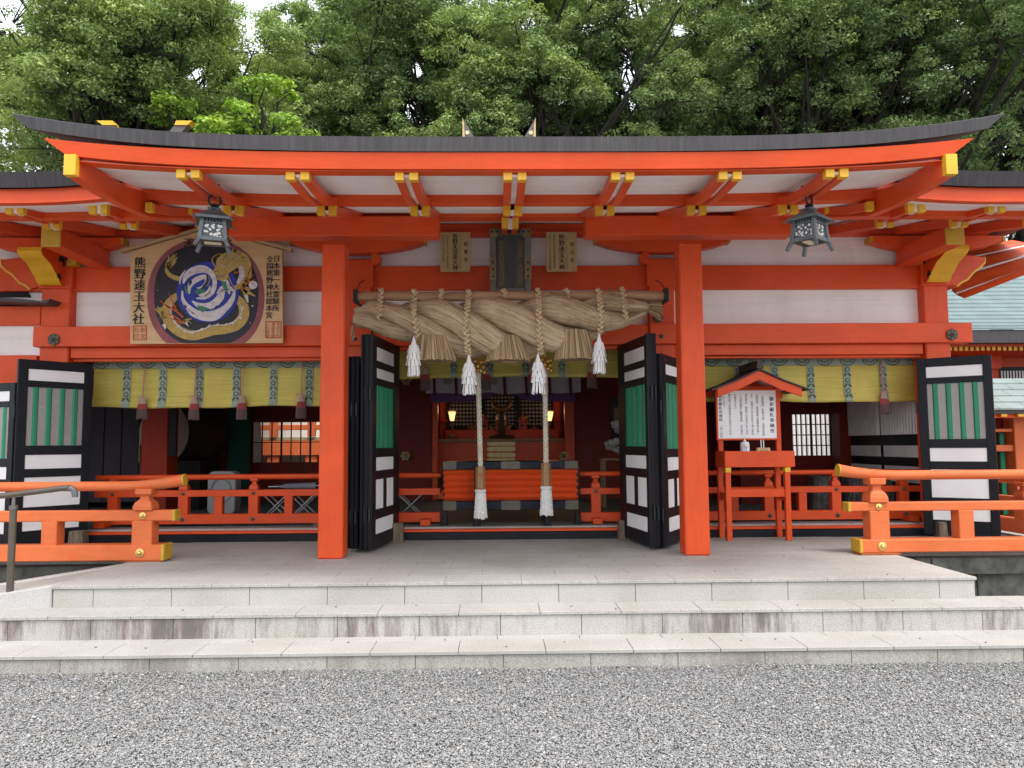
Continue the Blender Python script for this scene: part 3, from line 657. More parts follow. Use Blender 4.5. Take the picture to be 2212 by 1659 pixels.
door((xx(34,8.5),8.5), (xx(194,9.1),9.12), ZD, zshort, 'outer', label='black door leaf with four green slats folded open at the far left')
door((xx(-60,8.75),8.75), (xx(31,8.5),8.52), ZD, zy(822,8.6), 'outer')
door((xx(1987,9.05),9.07), (xx(2151,8.6),8.62), ZD, zy(766,8.62,2146), 'outer', label='black door leaf with four green slats opened at the right end')
def block(name, x, z_, label, w_=.16, h_=.17):
    c = atz(x, z_, ZP); m_ = MB(); m_.bar((c.x,c.y+.08,ZP),(c.x,c.y+.08,ZP+h_), w_, .15, (0,1,0), w2=w_*.88, h2=.13)
    o = m_.build(name, OLDW, bevel=.006, loc=(c.x, c.y+.08, ZP)); tag(o, label, 'doorstop', 'wooden blocks holding the doors open')
block('wooden_block', 851.5, 1174, 'weathered wooden block holding the open door left of the central entrance', .195, .225)
block('wooden_block', 1355, 1167, 'tapered wooden block with curved grain holding the door right of the central entrance', .19, .225)
block('wooden_block', 160, 1186, 'grey weathered wooden block behind the left outer railing', .17, .19)
block('wooden_block', 2041, 1164, 'narrow split wooden block behind the right outer railing', .10, .19)
block('wooden_block', 686, 1164, 'wooden block mostly hidden behind the left porch pillar', .12, .18)

# ================================================================== RAILINGS
def baluster(m_, X, Y, za, zb, w_):
    """square post top: shouldered bell, narrow neck, cap block"""
    h = zb-za; prof = [(0,.92),(.20,.90),(.36,.78),(.47,.56),(.52,.44),(.60,.42),(.70,.46),(.74,.78),(1,.80)]
    vs_ = []
    for t_, k in prof:
        r_ = w_/2*k; vs_ += [(X-r_,Y-r_,za+h*t_),(X+r_,Y-r_,za+h*t_),(X+r_,Y+r_,za+h*t_),(X-r_,Y+r_,za+h*t_)]
    ff = [(4*i+j, 4*i+(j+1) % 4, 4*i+4+(j+1) % 4, 4*i+4+j) for i in range(len(prof)-1) for j in range(4)] + [(3,2,1,0), tuple(4*(len(prof)-1)+j for j in range(4))]
    m_.add(vs_, ff)
def boss(X, Y, z, r_, par, mt):
    MB().lathe([(r_,.004),(r_*.97,-.008),(r_*.62,-.012),(r_*.5,-.012),(r_*.45,-.028),(r_*.3,-.034),(.001,-.036)], (X,Y,z), 20, axis='y').build('boss', mt, par, smooth=40)
def outer_rail(name, label, xend, far, sx, posts, shorts, Yf):
    """sx: +1 when the free end points to +X"""
    t = thing(name, label, 'railing', (xend-sx*1.2, Yf+.1, ZP), 'outer railings of the veranda')
    z = lambda v, x=330: zy(v, Yf, x)
    A = dict(b0=1211, b1=1177, m0=1126, m1=1103, r0=1061, r1=1040) if sx > 0 else dict(b0=1194, b1=1166, m0=1105, m1=1086, r0=1038, r1=1017)
    xm = 340 if sx > 0 else 1900
    b0, b1, m0, m1, r0_, r1_ = (z(A[k], xm) for k in ('b0','b1','m0','m1','r0','r1'))
    D = .20
    def rail(nm, xe, za, zb, dep, y0):
        o = MB().box(far, xe, y0, y0+dep, za, zb).build(nm, VERM2, t, .008)
        MB().box(xe-sx*.03, xe+sx*.003, y0-.003, y0+dep+.003, za-.003, zb+.003).build('rail_end', YEL2, o, .006)
    rail('bottom_rail', xend[0] if isinstance(xend, tuple) else xend, b0, b1, D, Yf)
    rail('middle_rail', xend+sx*.085, m0, m1, .13, Yf+.035)
    rr = (r1_-r0_)/2; zc = (r0_+r1_)/2; yc = Yf+.10; xt = xend+sx*.145
    pts = [(far,yc,zc)] + [(xt-sx*(.62-.62*i/8), yc, zc+.055*(i/8)**2) for i in range(9)]
    ra = [rr] + [rr*(1+.28*(i/8)**2) for i in range(9)]
    m_ = MB(); m_.tube(pts, ra, 20, vs=1); o = m_.build('top_rail', VERM2, t, smooth=50)
    e = pts[-1]; m_ = MB(); m_.tube([(e[0]-sx*.004,e[1],e[2]),(e[0]+sx*.008,e[1],e[2]+.001)], ra[-1]*1.01, 20); m_.build('rail_end', YEL2, o)
    for X in posts:
        m_ = MB(); w_ = .195
        m_.bar((X,yc,b1-.01),(X,yc,m0+.004), w_, .165, (0,1,0)); m_.bar((X,yc,m0+.003),(X,yc,m1+.004), w_*.7, .10, (0,1,0))
        baluster(m_, X, yc, m1, zc-rr*.55, w_*1.04); m_.build('post', VERM2, t, .006)
        boss(X, Yf+.033, (m0+m1)/2, .033, t, GOLD); boss(X, Yf-.002, (b0+b1)/2, .043, t, GOLD)
        if X == posts[0]:
            MB().bar((X+.0,yc,ZP+.002),(X,yc,b0+.002), .42, .17, (0,1,0), w2=.36).build('foot', VERM2, t, .004)
    for X in shorts:
        MB().bar((X,yc,b1-.01),(X,yc,m0+.004), .15, .15, (0,1,0)).build('short_post', VERM2, t, .006)
YR = 7.66
outer_rail('outer_railing', 'weathered orange railing with golden bosses in front of the far left door', xx(353,YR,1200), -7.6, 1, [xx(304,YR,1150), xx(-225,YR,1150)], [xx(102,YR,1150)], YR)
outer_rail('outer_railing', 'weathered orange railing with golden bosses in front of the right end door', xx(1858,YR,1180), 7.2, -1, [xx(1904,YR,1150), xx(2420,YR,1150)], [xx(2093,YR,1150)], YR)
def inner_rail(label, x0, x1, posts, shorts, feet, Y, ys):
    X0, X1 = xx(x0,Y,1030), xx(x1,Y,1030)
    t = thing('inner_railing', label, 'railing', ((X0+X1)/2, Y, ZF), 'inner railings of the hall')
    z = [zy(v, Y, (x0+x1)/2) for v in ys]; yc = Y+.06
    m_ = MB(); m_.tube([(X0,yc,(z[0]+z[1])/2),(X1,yc,(z[0]+z[1])/2)], (z[0]-z[1])/2, 16); m_.build('top_rail', VERM, t, smooth=50)
    MB().box(X0,X1,Y+.012,Y+.108,z[3],z[2]).build('middle_rail', VERM, t, .004)
    MB().box(X0,X1,Y,Y+.12,z[5],z[4]).build('bottom_rail', VERM, t, .005)
    for x in posts:
        X = xx(x,Y,1090); m_ = MB(); w_ = .118
        m_.bar((X,yc,z[4]-.004),(X,yc,z[3]+.003), w_, .10, (0,1,0)); m_.bar((X,yc,z[3]+.002),(X,yc,z[2]+.003), w_*.7, .07, (0,1,0)); baluster(m_, X, yc, z[2], (z[0]+z[1])/2-.01, w_*1.02)
        m_.build('post', VERM, t, .004); boss(X, Y+.011, (z[2]+z[3])/2, .022, t, BRONZE)
        if x not in feet: boss(X, Y-.001, (z[4]+z[5])/2, .028, t, BRONZE)
    for x in shorts:
        X = xx(x,Y,1090); MB().bar((X,yc,z[4]-.004),(X,yc,z[3]+.003), .10, .09, (0,1,0)).build('short_post', VERM, t, .004)
    for x in feet:
        X = xx(x,Y,1140); MB().prism([(Y-.16,ZF+.001),(Y+.22,ZF+.001),(Y+.22,ZF+.05),(Y+.12,z[5]+.05),(Y-.06,z[5]+.05),(Y-.16,ZF+.07)], 'x', X-.06, X+.06).build('foot', VERM, t, .004)
inner_rail('glossy vermilion inner railing crossing the left bay below the yellow blind', 204, 951, [241,394,546,698,845], [320,470,622,772], [226, 921], 9.62, (1024,1036,1058,1072,1110,1131))
inner_rail('glossy vermilion inner railing crossing the right bay behind the prayer stand', 1253, 1990, [1288,1512,1663,1809,1956], [1400,1588,1736,1880], [1288, 1962], 9.62, (1016,1027,1052,1065,1104,1124))
# post on the left railing that carries the foot by the offering box
# side veranda railing on the far right
t = thing('side_railing', 'weathered orange railing end turning the corner at the far right edge', 'railing', (6.1, 8.9, ZP), 'outer railings of the veranda')
for za, zb, w_, nm in ((.045,.20,.2,'bottom_rail'),(.36,.46,.13,'middle_rail')):
    o = MB().box(6.12-w_/2,6.12+w_/2,8.75,15,ZP+za,ZP+zb).build(nm, VERM2, t, .008); boss(6.12, 8.745, ZP+(za+zb)/2, .035, o, GOLD)
m_ = MB(); m_.tube([(6.12,8.6,ZP+.70),(6.12,9.2,ZP+.66),(6.12,15,ZP+.66)], [.062,.048,.048], 16); m_.build('top_rail', VERM2, t, smooth=50)
for y in (8.95, 10.8, 12.6):
    m_ = MB(); m_.bar((6.12,y,ZP+.19),(6.12,y,ZP+.37),.18,.18,(0,1,0)); baluster(m_,6.12,y,ZP+.46,ZP+.64,.19); m_.build('post', VERM2, t, .006)

# ================================================================== BAMBOO BLINDS
def blind(label, x0, x1, ytop, ybot, Y, bands, tassels, yb2=None):
    X0, X1 = xx(x0,Y,800), xx(x1,Y,800); xm = (x0+x1)/2; zt, zb = zy(ytop,Y,xm), zy(ybot,Y,xm)
    t = thing('bamboo_blind', label, 'blind', ((X0+X1)/2, Y, zt), 'rolled bamboo blinds in the bays')
    hb = (zt-zb)*.13
    n = 40
    def surf(xa, xb, off, name, mt, za=None, zb_=None, wave=True):
        """sheet that bulges softly over the rolled foot"""
        prof = []
        top = zt if za is None else za
        for i in range(13):
            q = i/12; z = top+(zb-top)*q; dist = (z-zb)
            y = Y - off - (.05*max(0, 1-dist/.14)**1.5 if dist < .14 else 0)*(1 if dist > .03 else .8)
            prof.append((y, z))
        prof += [(Y-off-.02, zb-.012), (Y+.03, zb-.008)]
        m_ = MB(); k = len(prof)
        xs = [xa+(xb-xa)*i/(n if wave else 1) for i in range((n if wave else 1)+1)]
        vv = [(X, y+.004*math.sin(X*5), z+(.010*math.sin(X*2.3+1)+.005*math.sin(X*6.1))*(1 if z < zb+.1 else 0)) for X in xs for y, z in prof]
        ff = [(i*k+j, i*k+j+1, (i+1)*k+j+1, (i+1)*k+j) for i in range(len(xs)-1) for j in range(k-1)]
        return m_.add(vv, ff).build(name, mt, t, smooth=True)
    surf(X0, X1, 0, 'blind_sheet', BLIND)
    MB().box(X0,X1,Y-.03,Y-.012,zt-hb,zt+.02).build('top_band', BLINDP, t)
    m_ = MB(); k = 0; px = X0+.1
    while px < X1-.05:
        for rr, zz in ((.088,0),(.055,.006)):
            for i in range(9):
                a0, a1 = PI+PI*i/9, PI+PI*(i+1)/9
                rw = rr*(1+.10*abs(math.sin(3*a0))); 
                m_.bar((px+rw*math.cos(a0),Y-.032,zt+.01+zz+rw*.82*math.sin(a0)),(px+rw*math.cos(a1),Y-.032,zt+.01+zz+rw*.82*math.sin(a1)),.003,.013,(0,0,1) )
        px += .283
    m_.build('band_pattern', BLINDK, t)
    for x in bands:
        X = xx(x,Y,850); surf(X-.045, X+.045, .012, 'cloth_band', BLINDP, wave=False)
        m_ = MB(); z = zt-hb-.055; i = 0
        while z > zb+.02:
            dist = z-zb; y = Y-.017-(.05*max(0,1-dist/.14)**1.5 if dist < .14 else 0)
            if i % 2 == 0: m_.lathe([(.031,0),(.031,-.003)], (X,y,z), 8, axis='y'); m_.lathe([(.018,0),(.018,-.005)], (X,y,z), 8, 1, axis='y')
            else:
                for s in (-1,1): m_.bar((X+s*.012,y-.002,z+.022),(X+s*.040,y-.002,z-.018),.004,.02,(0,0,1)); 
            z -= .066; i += 1
        m_.build('band_pattern', [BLINDK, BLINDP], t)
    for x, yk, ye in tassels:
        Yt = Y-.085; X = xx(x,Yt,850); zk, ze = zy(yk,Yt,x), zy(ye,Yt,x); L = zk-ze
        tg = thing('tassel_cord', None, None, (X-WL(t).x, Yt-WL(t).y, zk-WL(t).z)); tg.parent = t
        m_ = MB()
        for s in (-1,1):
            m_.tube([(X+s*.008,Yt+.05,zt-.01),(X+s*.006,Yt,zk)], .0045, 6)
            m_.tube([(X,Yt-.012,zk),(X+s*.03,Yt-.018,zk+.018),(X+s*.062,Yt-.015,zk-.006)], .0055, 6)
            m_.tube([(X,Yt-.012,zk),(X+s*.018,Yt-.02,zk-.03)], .005, 6)
        m_.ball((X,Yt-.01,zk), .013, 8, 5)
        m_.build('cord', PINK, tg)
        cols = [flat('tassel_beige', (.40,.29,.24)), flat('tassel_red', (.30,.045,.05)), flat('tassel_dark', (.10,.062,.058))]
        for (a, b, c_) in ((.0,.30,0),(.30,.56,1),(.56,1.0,2)):
            m_ = MB()
            for i in range(26):
                an = 2*PI*i/26+.3*a; rad = lambda q: .018+.040*min(1,q*1.5)**.7
                ja = random.uniform(-.04,.04)*(b == 1)
                m_.tube([(X+rad(q)*math.cos(an),Yt+.7*rad(q)*math.sin(an),zk-L*(q+ja*(q > .8))) for q in (a,(a+b)/2,b)], .0075, 5)
            m_.build('tassel_threads', cols[c_], tg)
blind('half rolled yellow bamboo blind with four tassels in the left bay', 203, 700, 783, 878, 9.50, [274,352,431,511,591,668], [(308,859,905),(420,858,906),(523,856,906),(651,853,903)])
blind('half rolled yellow bamboo blind above the prayer stand in the right bay', 1518, 1986, 778, 866, 9.50, [1595,1674,1752,1831,1908], [(1700,850,890),(1908,848,892),(1835,866,882)] [:0] + [(1909,848,893),(1600,850,893)])
blind('shaded bamboo blind hanging behind the big straw rope in the central bay', 855, 1345, 738, 814, 9.9, [981,1059,1136,1214], [(918,795,843),(1050,795,843),(1150,795,840),(1279,790,838)])

# ================================================================== STRAW ROPE on its pole
YS = 8.45
pl = thing('wooden_pole', 'peeled wooden pole slung from chains across the entrance carrying the straw rope', 'pole', (XC, YS-.05, zy(643,YS)))
pa, pb = at(764,641,YS-.05), at(1446,638,YS-.05); zpl = (pa.z+pb.z)/2; prad = .052
m_ = MB(); n = 24; m_.tube([(pa.x+(pb.x-pa.x)*i/n, YS-.05+.006*math.sin(i*1.1), zpl+.006*math.sin(i*.7)) for i in range(n+1)], [prad*(1+.05*math.sin(i*2.3)) for i in range(n+1)], 18); m_.build('pole_shaft', POLEW, pl, smooth=50)
for s, x in ((-1, 770), (1, 1437)):
    X = xx(x, YS-.05, 640); o = MB().box(X-.022,X+.022,YS-.13,YS+.02,zpl-.075,zpl+.07).build('iron_bracket', IRON, pl, .003)
    m_ = MB(); m_.tube([(X,YS-.1,zpl-.07),(X-s*.17,YS+.1,zpl-.18)], .016, 8); m_.build('bracket_stay', IRON, o)
    m_ = MB(); zt = zy(583,YS,x); m_.tube([(X,YS-.05,zpl+.06),(X-s*.005,YS+.12,zt-.12),(X+s*.03,YS+.62,zt+.02)], .006, 6); m_.build('chain', IRON, pl)
ROPX0, ROPX1 = xx(768,YS,680), xx(1395,YS,660)
rope = thing('straw_rope', 'giant twisted rice straw rope tapering to both ends above the entrance', 'shrine rope', (XC, YS, zy(700,YS)))
def axisz(X):
    s = (X-ROPX0)/(ROPX1-ROPX0)
    return zy(float(np.interp(s, (0,.05,.18,.30,.42,.53,.70,.85,1.0), (686,683,692,703,710,713,703,682,664))), YS)
def fat(s): return float(np.interp(s, (0,.05,.18,.30,.42,.53,.70,.85,.93,1.0), (.30,.46,.62,.82,.97,1.0,.95,.68,.45,.24)))
PITCH = 1.95; PH0 = 1.75
for k in range(3):
    pts, ra = [], []; n = 110
    for i in range(n+1):
        s = i/n; X = ROPX0+(ROPX1-ROPX0)*s; f_ = fat(s); a = PH0 + 2*PI*k/3 + 2*PI*(X-ROPX0)/PITCH
        hr_ = .204*f_; pts.append((X, YS-hr_*math.sin(a)*.95, axisz(X)+hr_*math.cos(a))); ra.append(.153*f_+.010)
    NS = 64; m_ = MB(); m_.tube(pts, ra, NS, vs=1)
    H = rng.normal(0, 1, (n+1, NS)); ker = np.exp(-np.linspace(-2,2,15)**2); ker /= ker.sum()
    H = np.stack([np.convolve(H[:,q], ker, 'same') for q in range(NS)], 1)*2.2          # straw ridges running along the strand
    for i in range(n+1):
        c_ = pts[i]
        for q in range(NS):
            v = m_.v[i*NS+q]; g_ = 1+.024*float(H[i,q])+.012*math.sin(i*.55+k*2); m_.v[i*NS+q] = tuple(c_[a]+(v[a]-c_[a])*g_ for a in range(3))
    o = m_.build('straw_strand', STRAW, rope, smooth=True)
# loose straws over the strands
def straw_fuzz():
    m_ = MB()
    for i in range(2600):
        s = random.uniform(.04,.95); k = random.randrange(3); X = ROPX0+(ROPX1-ROPX0)*s; th = random.uniform(0,2*PI); L = random.uniform(.08,.24); q = []
        for j in range(3):
            X2 = X+L*j/2; s2 = (X2-ROPX0)/(ROPX1-ROPX0); f_ = fat(s2); a = PH0+2*PI*k/3+2*PI*(X2-ROPX0)/PITCH; hr_ = .204*f_; r_ = .153*f_+.010+.001+.030*abs(j-1)*random.random()**2
            b = th+.5*j*.12
            q.append((X2, YS-hr_*math.sin(a)*.95-r_*math.sin(b), axisz(X2)+hr_*math.cos(a)+r_*math.cos(b)))
        m_.tube(q, .0021, 3)
    m_.build('loose_straws', STRAWT, rope)
straw_fuzz()
# bound brush at the right end, frayed stub at the left
c0 = Vector((ROPX1-.03, YS, axisz(ROPX1)))
m_ = MB()
for i in range(260):
    a = random.uniform(0,2*PI); q = random.random()**.5
    e = Vector((random.uniform(.17,.21), .09*q*math.sin(a), .145*q*math.cos(a)-.01)); b = Vector((0,.03*q*math.sin(a),.032*q*math.cos(a)))
    m_.tube([c0+b, c0+b*.8+e*.45+Vector((0,0,.012)), c0+e], .0036, 4)
m_.build('brush_end', STRAWT, rope)
m_ = MB()
for k in range(3): m_.tube([c0+Vector((.01+.018*k, .046*math.cos(a), .046*math.sin(a))) for a in [2*PI*j/14 for j in range(15)]], .008, 6)
m_.build('end_binding', STRAWP, rope)
c1 = Vector((ROPX0, YS, axisz(ROPX0)))
m_ = MB()
for i in range(34):
    a = random.uniform(0,2*PI); m_.tube([c1+Vector((.02,.03*math.cos(a),.03*math.sin(a))), c1+Vector((-.03,.02*math.cos(a),-.05)), c1+Vector((-.03+random.uniform(-.02,.02),.02*math.cos(a),-.12-.12*random.random()))], .003, 4)
m_.tube([c1+Vector((.01,.045*math.cos(a),.045*math.sin(a))) for a in [2*PI*j/14 for j in range(15)]], .012, 6)
m_.build('frayed_end', STRAWT, rope)
# braided hanging cords
def braid(name, pts, w_, par, mt=STRAWP):
    """flat three-strand plait along a line: two rows of slanted lobes"""
    pts = [Vector(p) for p in pts]; seg = [(pts[i+1]-pts[i]).length for i in range(len(pts)-1)]; L = sum(seg); m_ = MB(); d = 0; k = 0; stp = w_*.46
    while d < L:
        q = d; i = 0
        while i < len(seg)-1 and q > seg[i]: q -= seg[i]; i += 1
        t_ = (pts[i+1]-pts[i]).normalized(); c = pts[i]+t_*q
        s = 1 if k % 2 else -1; side = t_.cross(Vector((0,1,0))).normalized()
        ax = (t_*.80 - side*s*.60).normalized(); fr = Vector((0,-1,0)); b = fr - ax*fr.dot(ax); b.normalize(); a2 = ax.cross(b)
        m_.ball(c+side*s*w_*.21, (w_*.62, w_*.27, w_*.30), 7, 5, rot=Matrix((( ax.x,a2.x,b.x),(ax.y,a2.y,b.y),(ax.z,a2.z,b.z)))@Matrix(((0,0,1),(0,1,0),(1,0,0))) if False else Matrix(((ax.x,a2.x,b.x),(ax.y,a2.y,b.y),(ax.z,a2.z,b.z))))
        d += stp; k += 1
    return m_.build(name, mt, par, smooth=True)
def ropefront(X, z):
    """front surface depth of the rope near (X, z)"""
    s = (X-ROPX0)/(ROPX1-ROPX0); f_ = fat(s); Rr = .187*f_+.166*f_; dz = (z-axisz(X)); return YS - math.sqrt(max(.0, Rr*Rr-dz*dz)) - .02
ties = [((823,628),(818,690)), ((895,630),(893,680),(905,737)), ((954,630),(950,655)), ((1013,631),(1005,700),(1012,768)), ((1089,629),(1092,640)), ((1163,628),(1164,700),(1168,765)), ((1224,628),(1230,642)), ((1293,628),(1299,680),(1296,722)), ((1345,625),(1352,688))]
tieend = []
for tpx in ties:
    P = []
    full = []
    for i in range(len(tpx)-1):
        for j in range(6): q = j/6; full.append((tpx[i][0]+(tpx[i+1][0]-tpx[i][0])*q, tpx[i][1]+(tpx[i+1][1]-tpx[i][1])*q))
    full.append(tpx[-1])
    for x, y in full:
        p = at(x, y, YS-.1); yy = min(YS-.05-prad-.02 if p.z > zpl-.09 else 9, ropefront(p.x, p.z) if p.z < zpl else 9)
        p = at(x, y, min(yy, YS-.12)); P.append(p)
    braid('braided_tie', P, .062 if len(tpx) > 2 else .058, rope); tieend.append(P[-1])
    m_ = MB(); m_.tube([P[0]+Vector((0,0,.01)), P[0]+Vector((0,.06,.03)), P[0]+Vector((0,.13,0)), P[0]+Vector((0,.13,-.08))], .02, 8); m_.build('tie_loop', STRAWP, rope, smooth=True)
# straw bristle cones
for x, ya, yb, ra_, rb_, sk in ((940,740,780,.25,.36,-4),(1098,740,780,.25,.37,0),(1243,728,777,.25,.36,-6)):
    Yb_ = YS-.13; T0, B0 = at(x-4, ya, Yb_), at(x, yb, Yb_); o = None
    m_ = MB()
    for i in range(150):
        a = 2*PI*i/150+random.uniform(-.03,.03); j = random.uniform(.94,1.03); ra2, rb2 = ra_*random.uniform(.9,1)*.62, rb_*j*.62
        m_.tube([T0+Vector((ra2*math.cos(a), ra2*.8*math.sin(a), .07)), B0+Vector((rb2*math.cos(a), rb2*.8*math.sin(a), random.uniform(-.008,.012)))], [.0065,.0085], 4)
    vs_ = [B0+Vector((rb_*.6*math.cos(2*PI*k/40), rb_*.48*math.sin(2*PI*k/40), .004)) for k in range(40)]
    m_.add(vs_, [tuple(range(40))])
    m_.add([T0+Vector((ra_*.5*math.cos(2*PI*k/40), ra_*.4*math.sin(2*PI*k/40), .07)) for k in range(40)]+vs_, [(k,(k+1)%40,40+(k+1)%40,40+k) for k in range(40)])
    m_.build('straw_tassel', STRAWT, rope)
# white paper streamers
def streamer(x0, y0, y1, wpx, label, P=None):
    Y = YS-.27; T_ = at(x0, y0, Y); B_ = at(x0, y1, Y); L = T_.z-B_.z; w_ = wpx/F*Y/2
    t = thing('paper_streamer', label, 'paper streamer', T_, 'white paper streamers hanging from the straw rope')
    m_ = MB(); nseg = 12
    m_.lathe([(.006,0),(.012,-.05*L),(w_*.45,-.26*L),(w_*.62,-.33*L)], T_, 14); m_.build('paper_cone', PAPER, t, smooth=60)
    for ti, (za, zb, ra2, rb2) in enumerate(((.22,.42,.50,.86),(.36,.58,.62,.98),(.50,.74,.68,1.0),(.64,1.0,.66,.86))):
        m_ = MB()
        ns = 11 if ti < 3 else 14
        for i in range(ns):
            a = 2*PI*i/ns+ti*.3; dw = .62*w_*2*PI/ns*.62 if ti < 3 else w_*.15
            j = random.uniform(-.03,.03); q = random.uniform(.85,1.1)
            A = T_+Vector((ra2*w_*math.cos(a), ra2*w_*math.sin(a)*.8, -za*L)); Bq = T_+Vector((rb2*w_*q*math.cos(a+j*3), rb2*w_*q*math.sin(a+j*3)*.8, -(zb+j)*L))
            m_.bar(A, Bq, dw*1.5, .0015, (math.cos(a), math.sin(a), .2), w2=dw*(1.9 if ti < 3 else 1.6))
        m_.build('paper_tier', PAPER, t)
streamer(894, 727, 812, 34, 'leftmost white paper streamer hanging beside the first straw tassel')
streamer(1013, 766, 852, 34, 'white paper streamer in front of the left bell rope')
streamer(1162, 764, 850, 34, 'white paper streamer touching the right bell rope')
streamer(1294, 721, 806, 32, 'rightmost white paper streamer hanging by the right door')

# ================================================================== BELL ROPES
def bellrope(xt, xb, y_b0, y_b1, yh0, yh1, yt1, label, txt):
    Y = 9.05; X = xx(xt, Y, 800); X2 = xx(xb, Y, 1050)
    z = lambda v: zy(v, Y, xb)
    t = thing('bell_rope', label, 'bell rope', (X2, Y, z(yt1)), 'bell ropes over the offering box')
    m_ = MB(); m_.tube([(X,Y,z(y_b0)+.12),(X,Y,z(y_b1))], .012, 8)
    for r_ in range(3):
        zc = z(y_b0)+ (z(y_b1)-z(y_b0))*(.15+.32*r_)
        m_.lathe([(.022,.012),(.03,0),(.022,-.012)], (X,Y,zc), 12)
        for k in range(6):
            a = 2*PI*k/6+r_*.5; c = (X+.072*math.cos(a), Y+.06*math.sin(a), zc-.02-.012*(k % 2)); m_.ball(c, (.024,.024,.027), 10, 7); m_.tube([(X,Y,zc),c], .004, 5)
    m_.build('bell_cluster', GOLD, t, smooth=50)
    # netted cotton rope: core and crossing cords
    za, zb = z(y_b1), z(yh0); m_ = MB(); n = 16
    cen = lambda q: Vector((X+(X2-X)*q, Y, za+(zb-za)*q)); m_.tube([cen(i/n) for i in range(n+1)], [.024+.003*math.sin(i*1.3) for i in range(n+1)], 12)
    rm = m_.build('rope', ROPEW, t, smooth=True)
    m_ = MB(); L = za-zb
    for s in (-1,1):
        for k in range(4):
            pts = []
            ns = int(L/.022)
            for i in range(ns+1):
                q = i/ns; a = s*(L*q/.20)*2*PI+k*PI/2; pts.append(cen(q)+Vector((.0265*math.cos(a), .0265*math.sin(a), 0)))
            m_.tube(pts, .0065, 5)
    m_.build('rope_netting', ROPEW, rm, smooth=True)
    m_ = MB(); r1 = .058; m_.lathe([(r1*.93,z(yh0)),(r1,z(yh0)-.012),(r1,z(yh1)+.012),(r1*.93,z(yh1))], (X2,Y,0), 6); hd = m_.build('wooden_handle', HANDW, t, .003)
    if txt:
        m_ = MB(); put_text(m_, txt, X2, z(yh0)-.10, Y-.0545, .052, .16); m_.build('lettering', REDINK, hd)
    # netted tassel with a fringe
    zt, ze = z(yh1), z(yt1); L = zt-ze; rad = lambda q: .050+.012*math.sin(min(1,q/.08)*PI)*(q < .08) + .022*max(0,(q-.08))**.6
    m_ = MB(); qs = [i/14*.84 for i in range(15)]; m_.lathe([(rad(q)*.93, zt-L*q) for q in qs], (X2,Y,0), 20); tz = m_.build('tassel', COTTON, t, smooth=True)
    m_ = MB()
    for s in (-1,1):
        for k in range(11):
            pts = [(X2+rad(q)*math.cos(a), Y+rad(q)*math.sin(a), zt-L*q) for i in range(19) for q in (i/18*.84,) for a in (2*PI*k/11+s*q*3.4,)]
            m_.tube(pts, .0075, 5)
    m_.tube([(X2+.06*math.cos(a),Y+.06*math.sin(a),zt-L*.055) for a in [2*PI*j/18 for j in range(19)]], .014, 6)
    m_.build('tassel_netting', COTTON, tz, smooth=True)
    m_ = MB()
    for k in range(30):
        a = 2*PI*k/30; r_ = rad(.84)*(1 if k % 2 else .85); m_.tube([(X2+r_*math.cos(a),Y+r_*math.sin(a),zt-L*.80),(X2+r_*1.04*math.cos(a+.05),Y+r_*1.04*math.sin(a+.05),ze+random.uniform(0,.03))], .0085, 5)
    m_.build('fringe', COTTON, tz)
bellrope(1033, 1038, 772, 805, 1008, 1057, 1122, 'left bell rope with gold bells and red lettering on its wooden handle', '奉納')
bellrope(1177, 1180, 770, 800, 1000, 1050, 1115, 'right bell rope with gold bells and a plain wooden handle', '')
# ================================================================== OFFERING BOX
YB = 9.42
bo = thing('offering_box', 'long vermilion offering box with ribbed front and black metal-capped rails', 'offering box', (xx(1101,YB,1060), YB+.3, ZF))
zz = lambda v: zy(v, YB, 1100)
bX0, bX1 = xx(957,YB), xx(1247,YB)
for nm, a, b in (('top_rail', 997, 1013), ('bottom_rail', 1082, 1101)):
    o = MB().box(bX0+.002, bX1-.002, YB, YB+.6, zz(b), zz(a)).build(nm, mat('blue_black_lacquer', (.008,.011,.024), .4, .2, 4, spec=.2), bo, .006)
    for xa, xb, hook in ((957,984,(981,)), (1083,1121,(1087,1117)), (1220,1247,(1223,))):
        m_ = MB(); x0_, x1_ = xx(xa,YB), xx(xb,YB); za_, zb_ = zz(b)-.003, zz(a)+.003; cz = (za_+zb_)/2
        def edge(x, s):
            return [(x, zb_), (x+s*.014, cz+.03), (x+s*.004, cz+.012), (x+s*.016, cz), (x+s*.004, cz-.012), (x+s*.014, cz-.03), (x, za_)]
        L_ = edge(x0_, -1)[::-1] if xa > 1000 and xa < 1200 or xa > 1200 else [(x0_, za_), (x0_, zb_)]
        R_ = edge(x1_, 1) if xa < 1200 else [(x1_, zb_), (x1_, za_)]
        m_.prism(L_+R_, 'y', YB-.006, YB+.01); m_.build('metal_fitting', BRONZE, o, .002)
m_ = MB(); nz = 5; prof = []
zt, zb = zz(1013)-.004, zz(1082)+.004
for i in range(nz):
    a = zt-(zt-zb)*i/nz; b = zt-(zt-zb)*(i+1)/nz; prof += [(YB+.045, a), (YB+.012, (a+b)/2)]
prof.append((YB+.045, zb)); full = prof+[(YB+.56, zb), (YB+.56, zt)]
n = len(full); mid = (bX0+bX1)/2
vv = []
for X, s in ((bX0,-1),(bX1,1)): vv += [(X+s*( .004 if (i % 2 == 1 and i < len(prof)) else -.022), y, z) for i, (y, z) in enumerate(full)]
m_.add(vv, [(j,(j+1)%n,n+(j+1)%n,n+j) for j in range(n)]+[tuple(range(n-1,-1,-1)), tuple(range(n,2*n))]); m_.build('ribbed_body', VERM, bo)
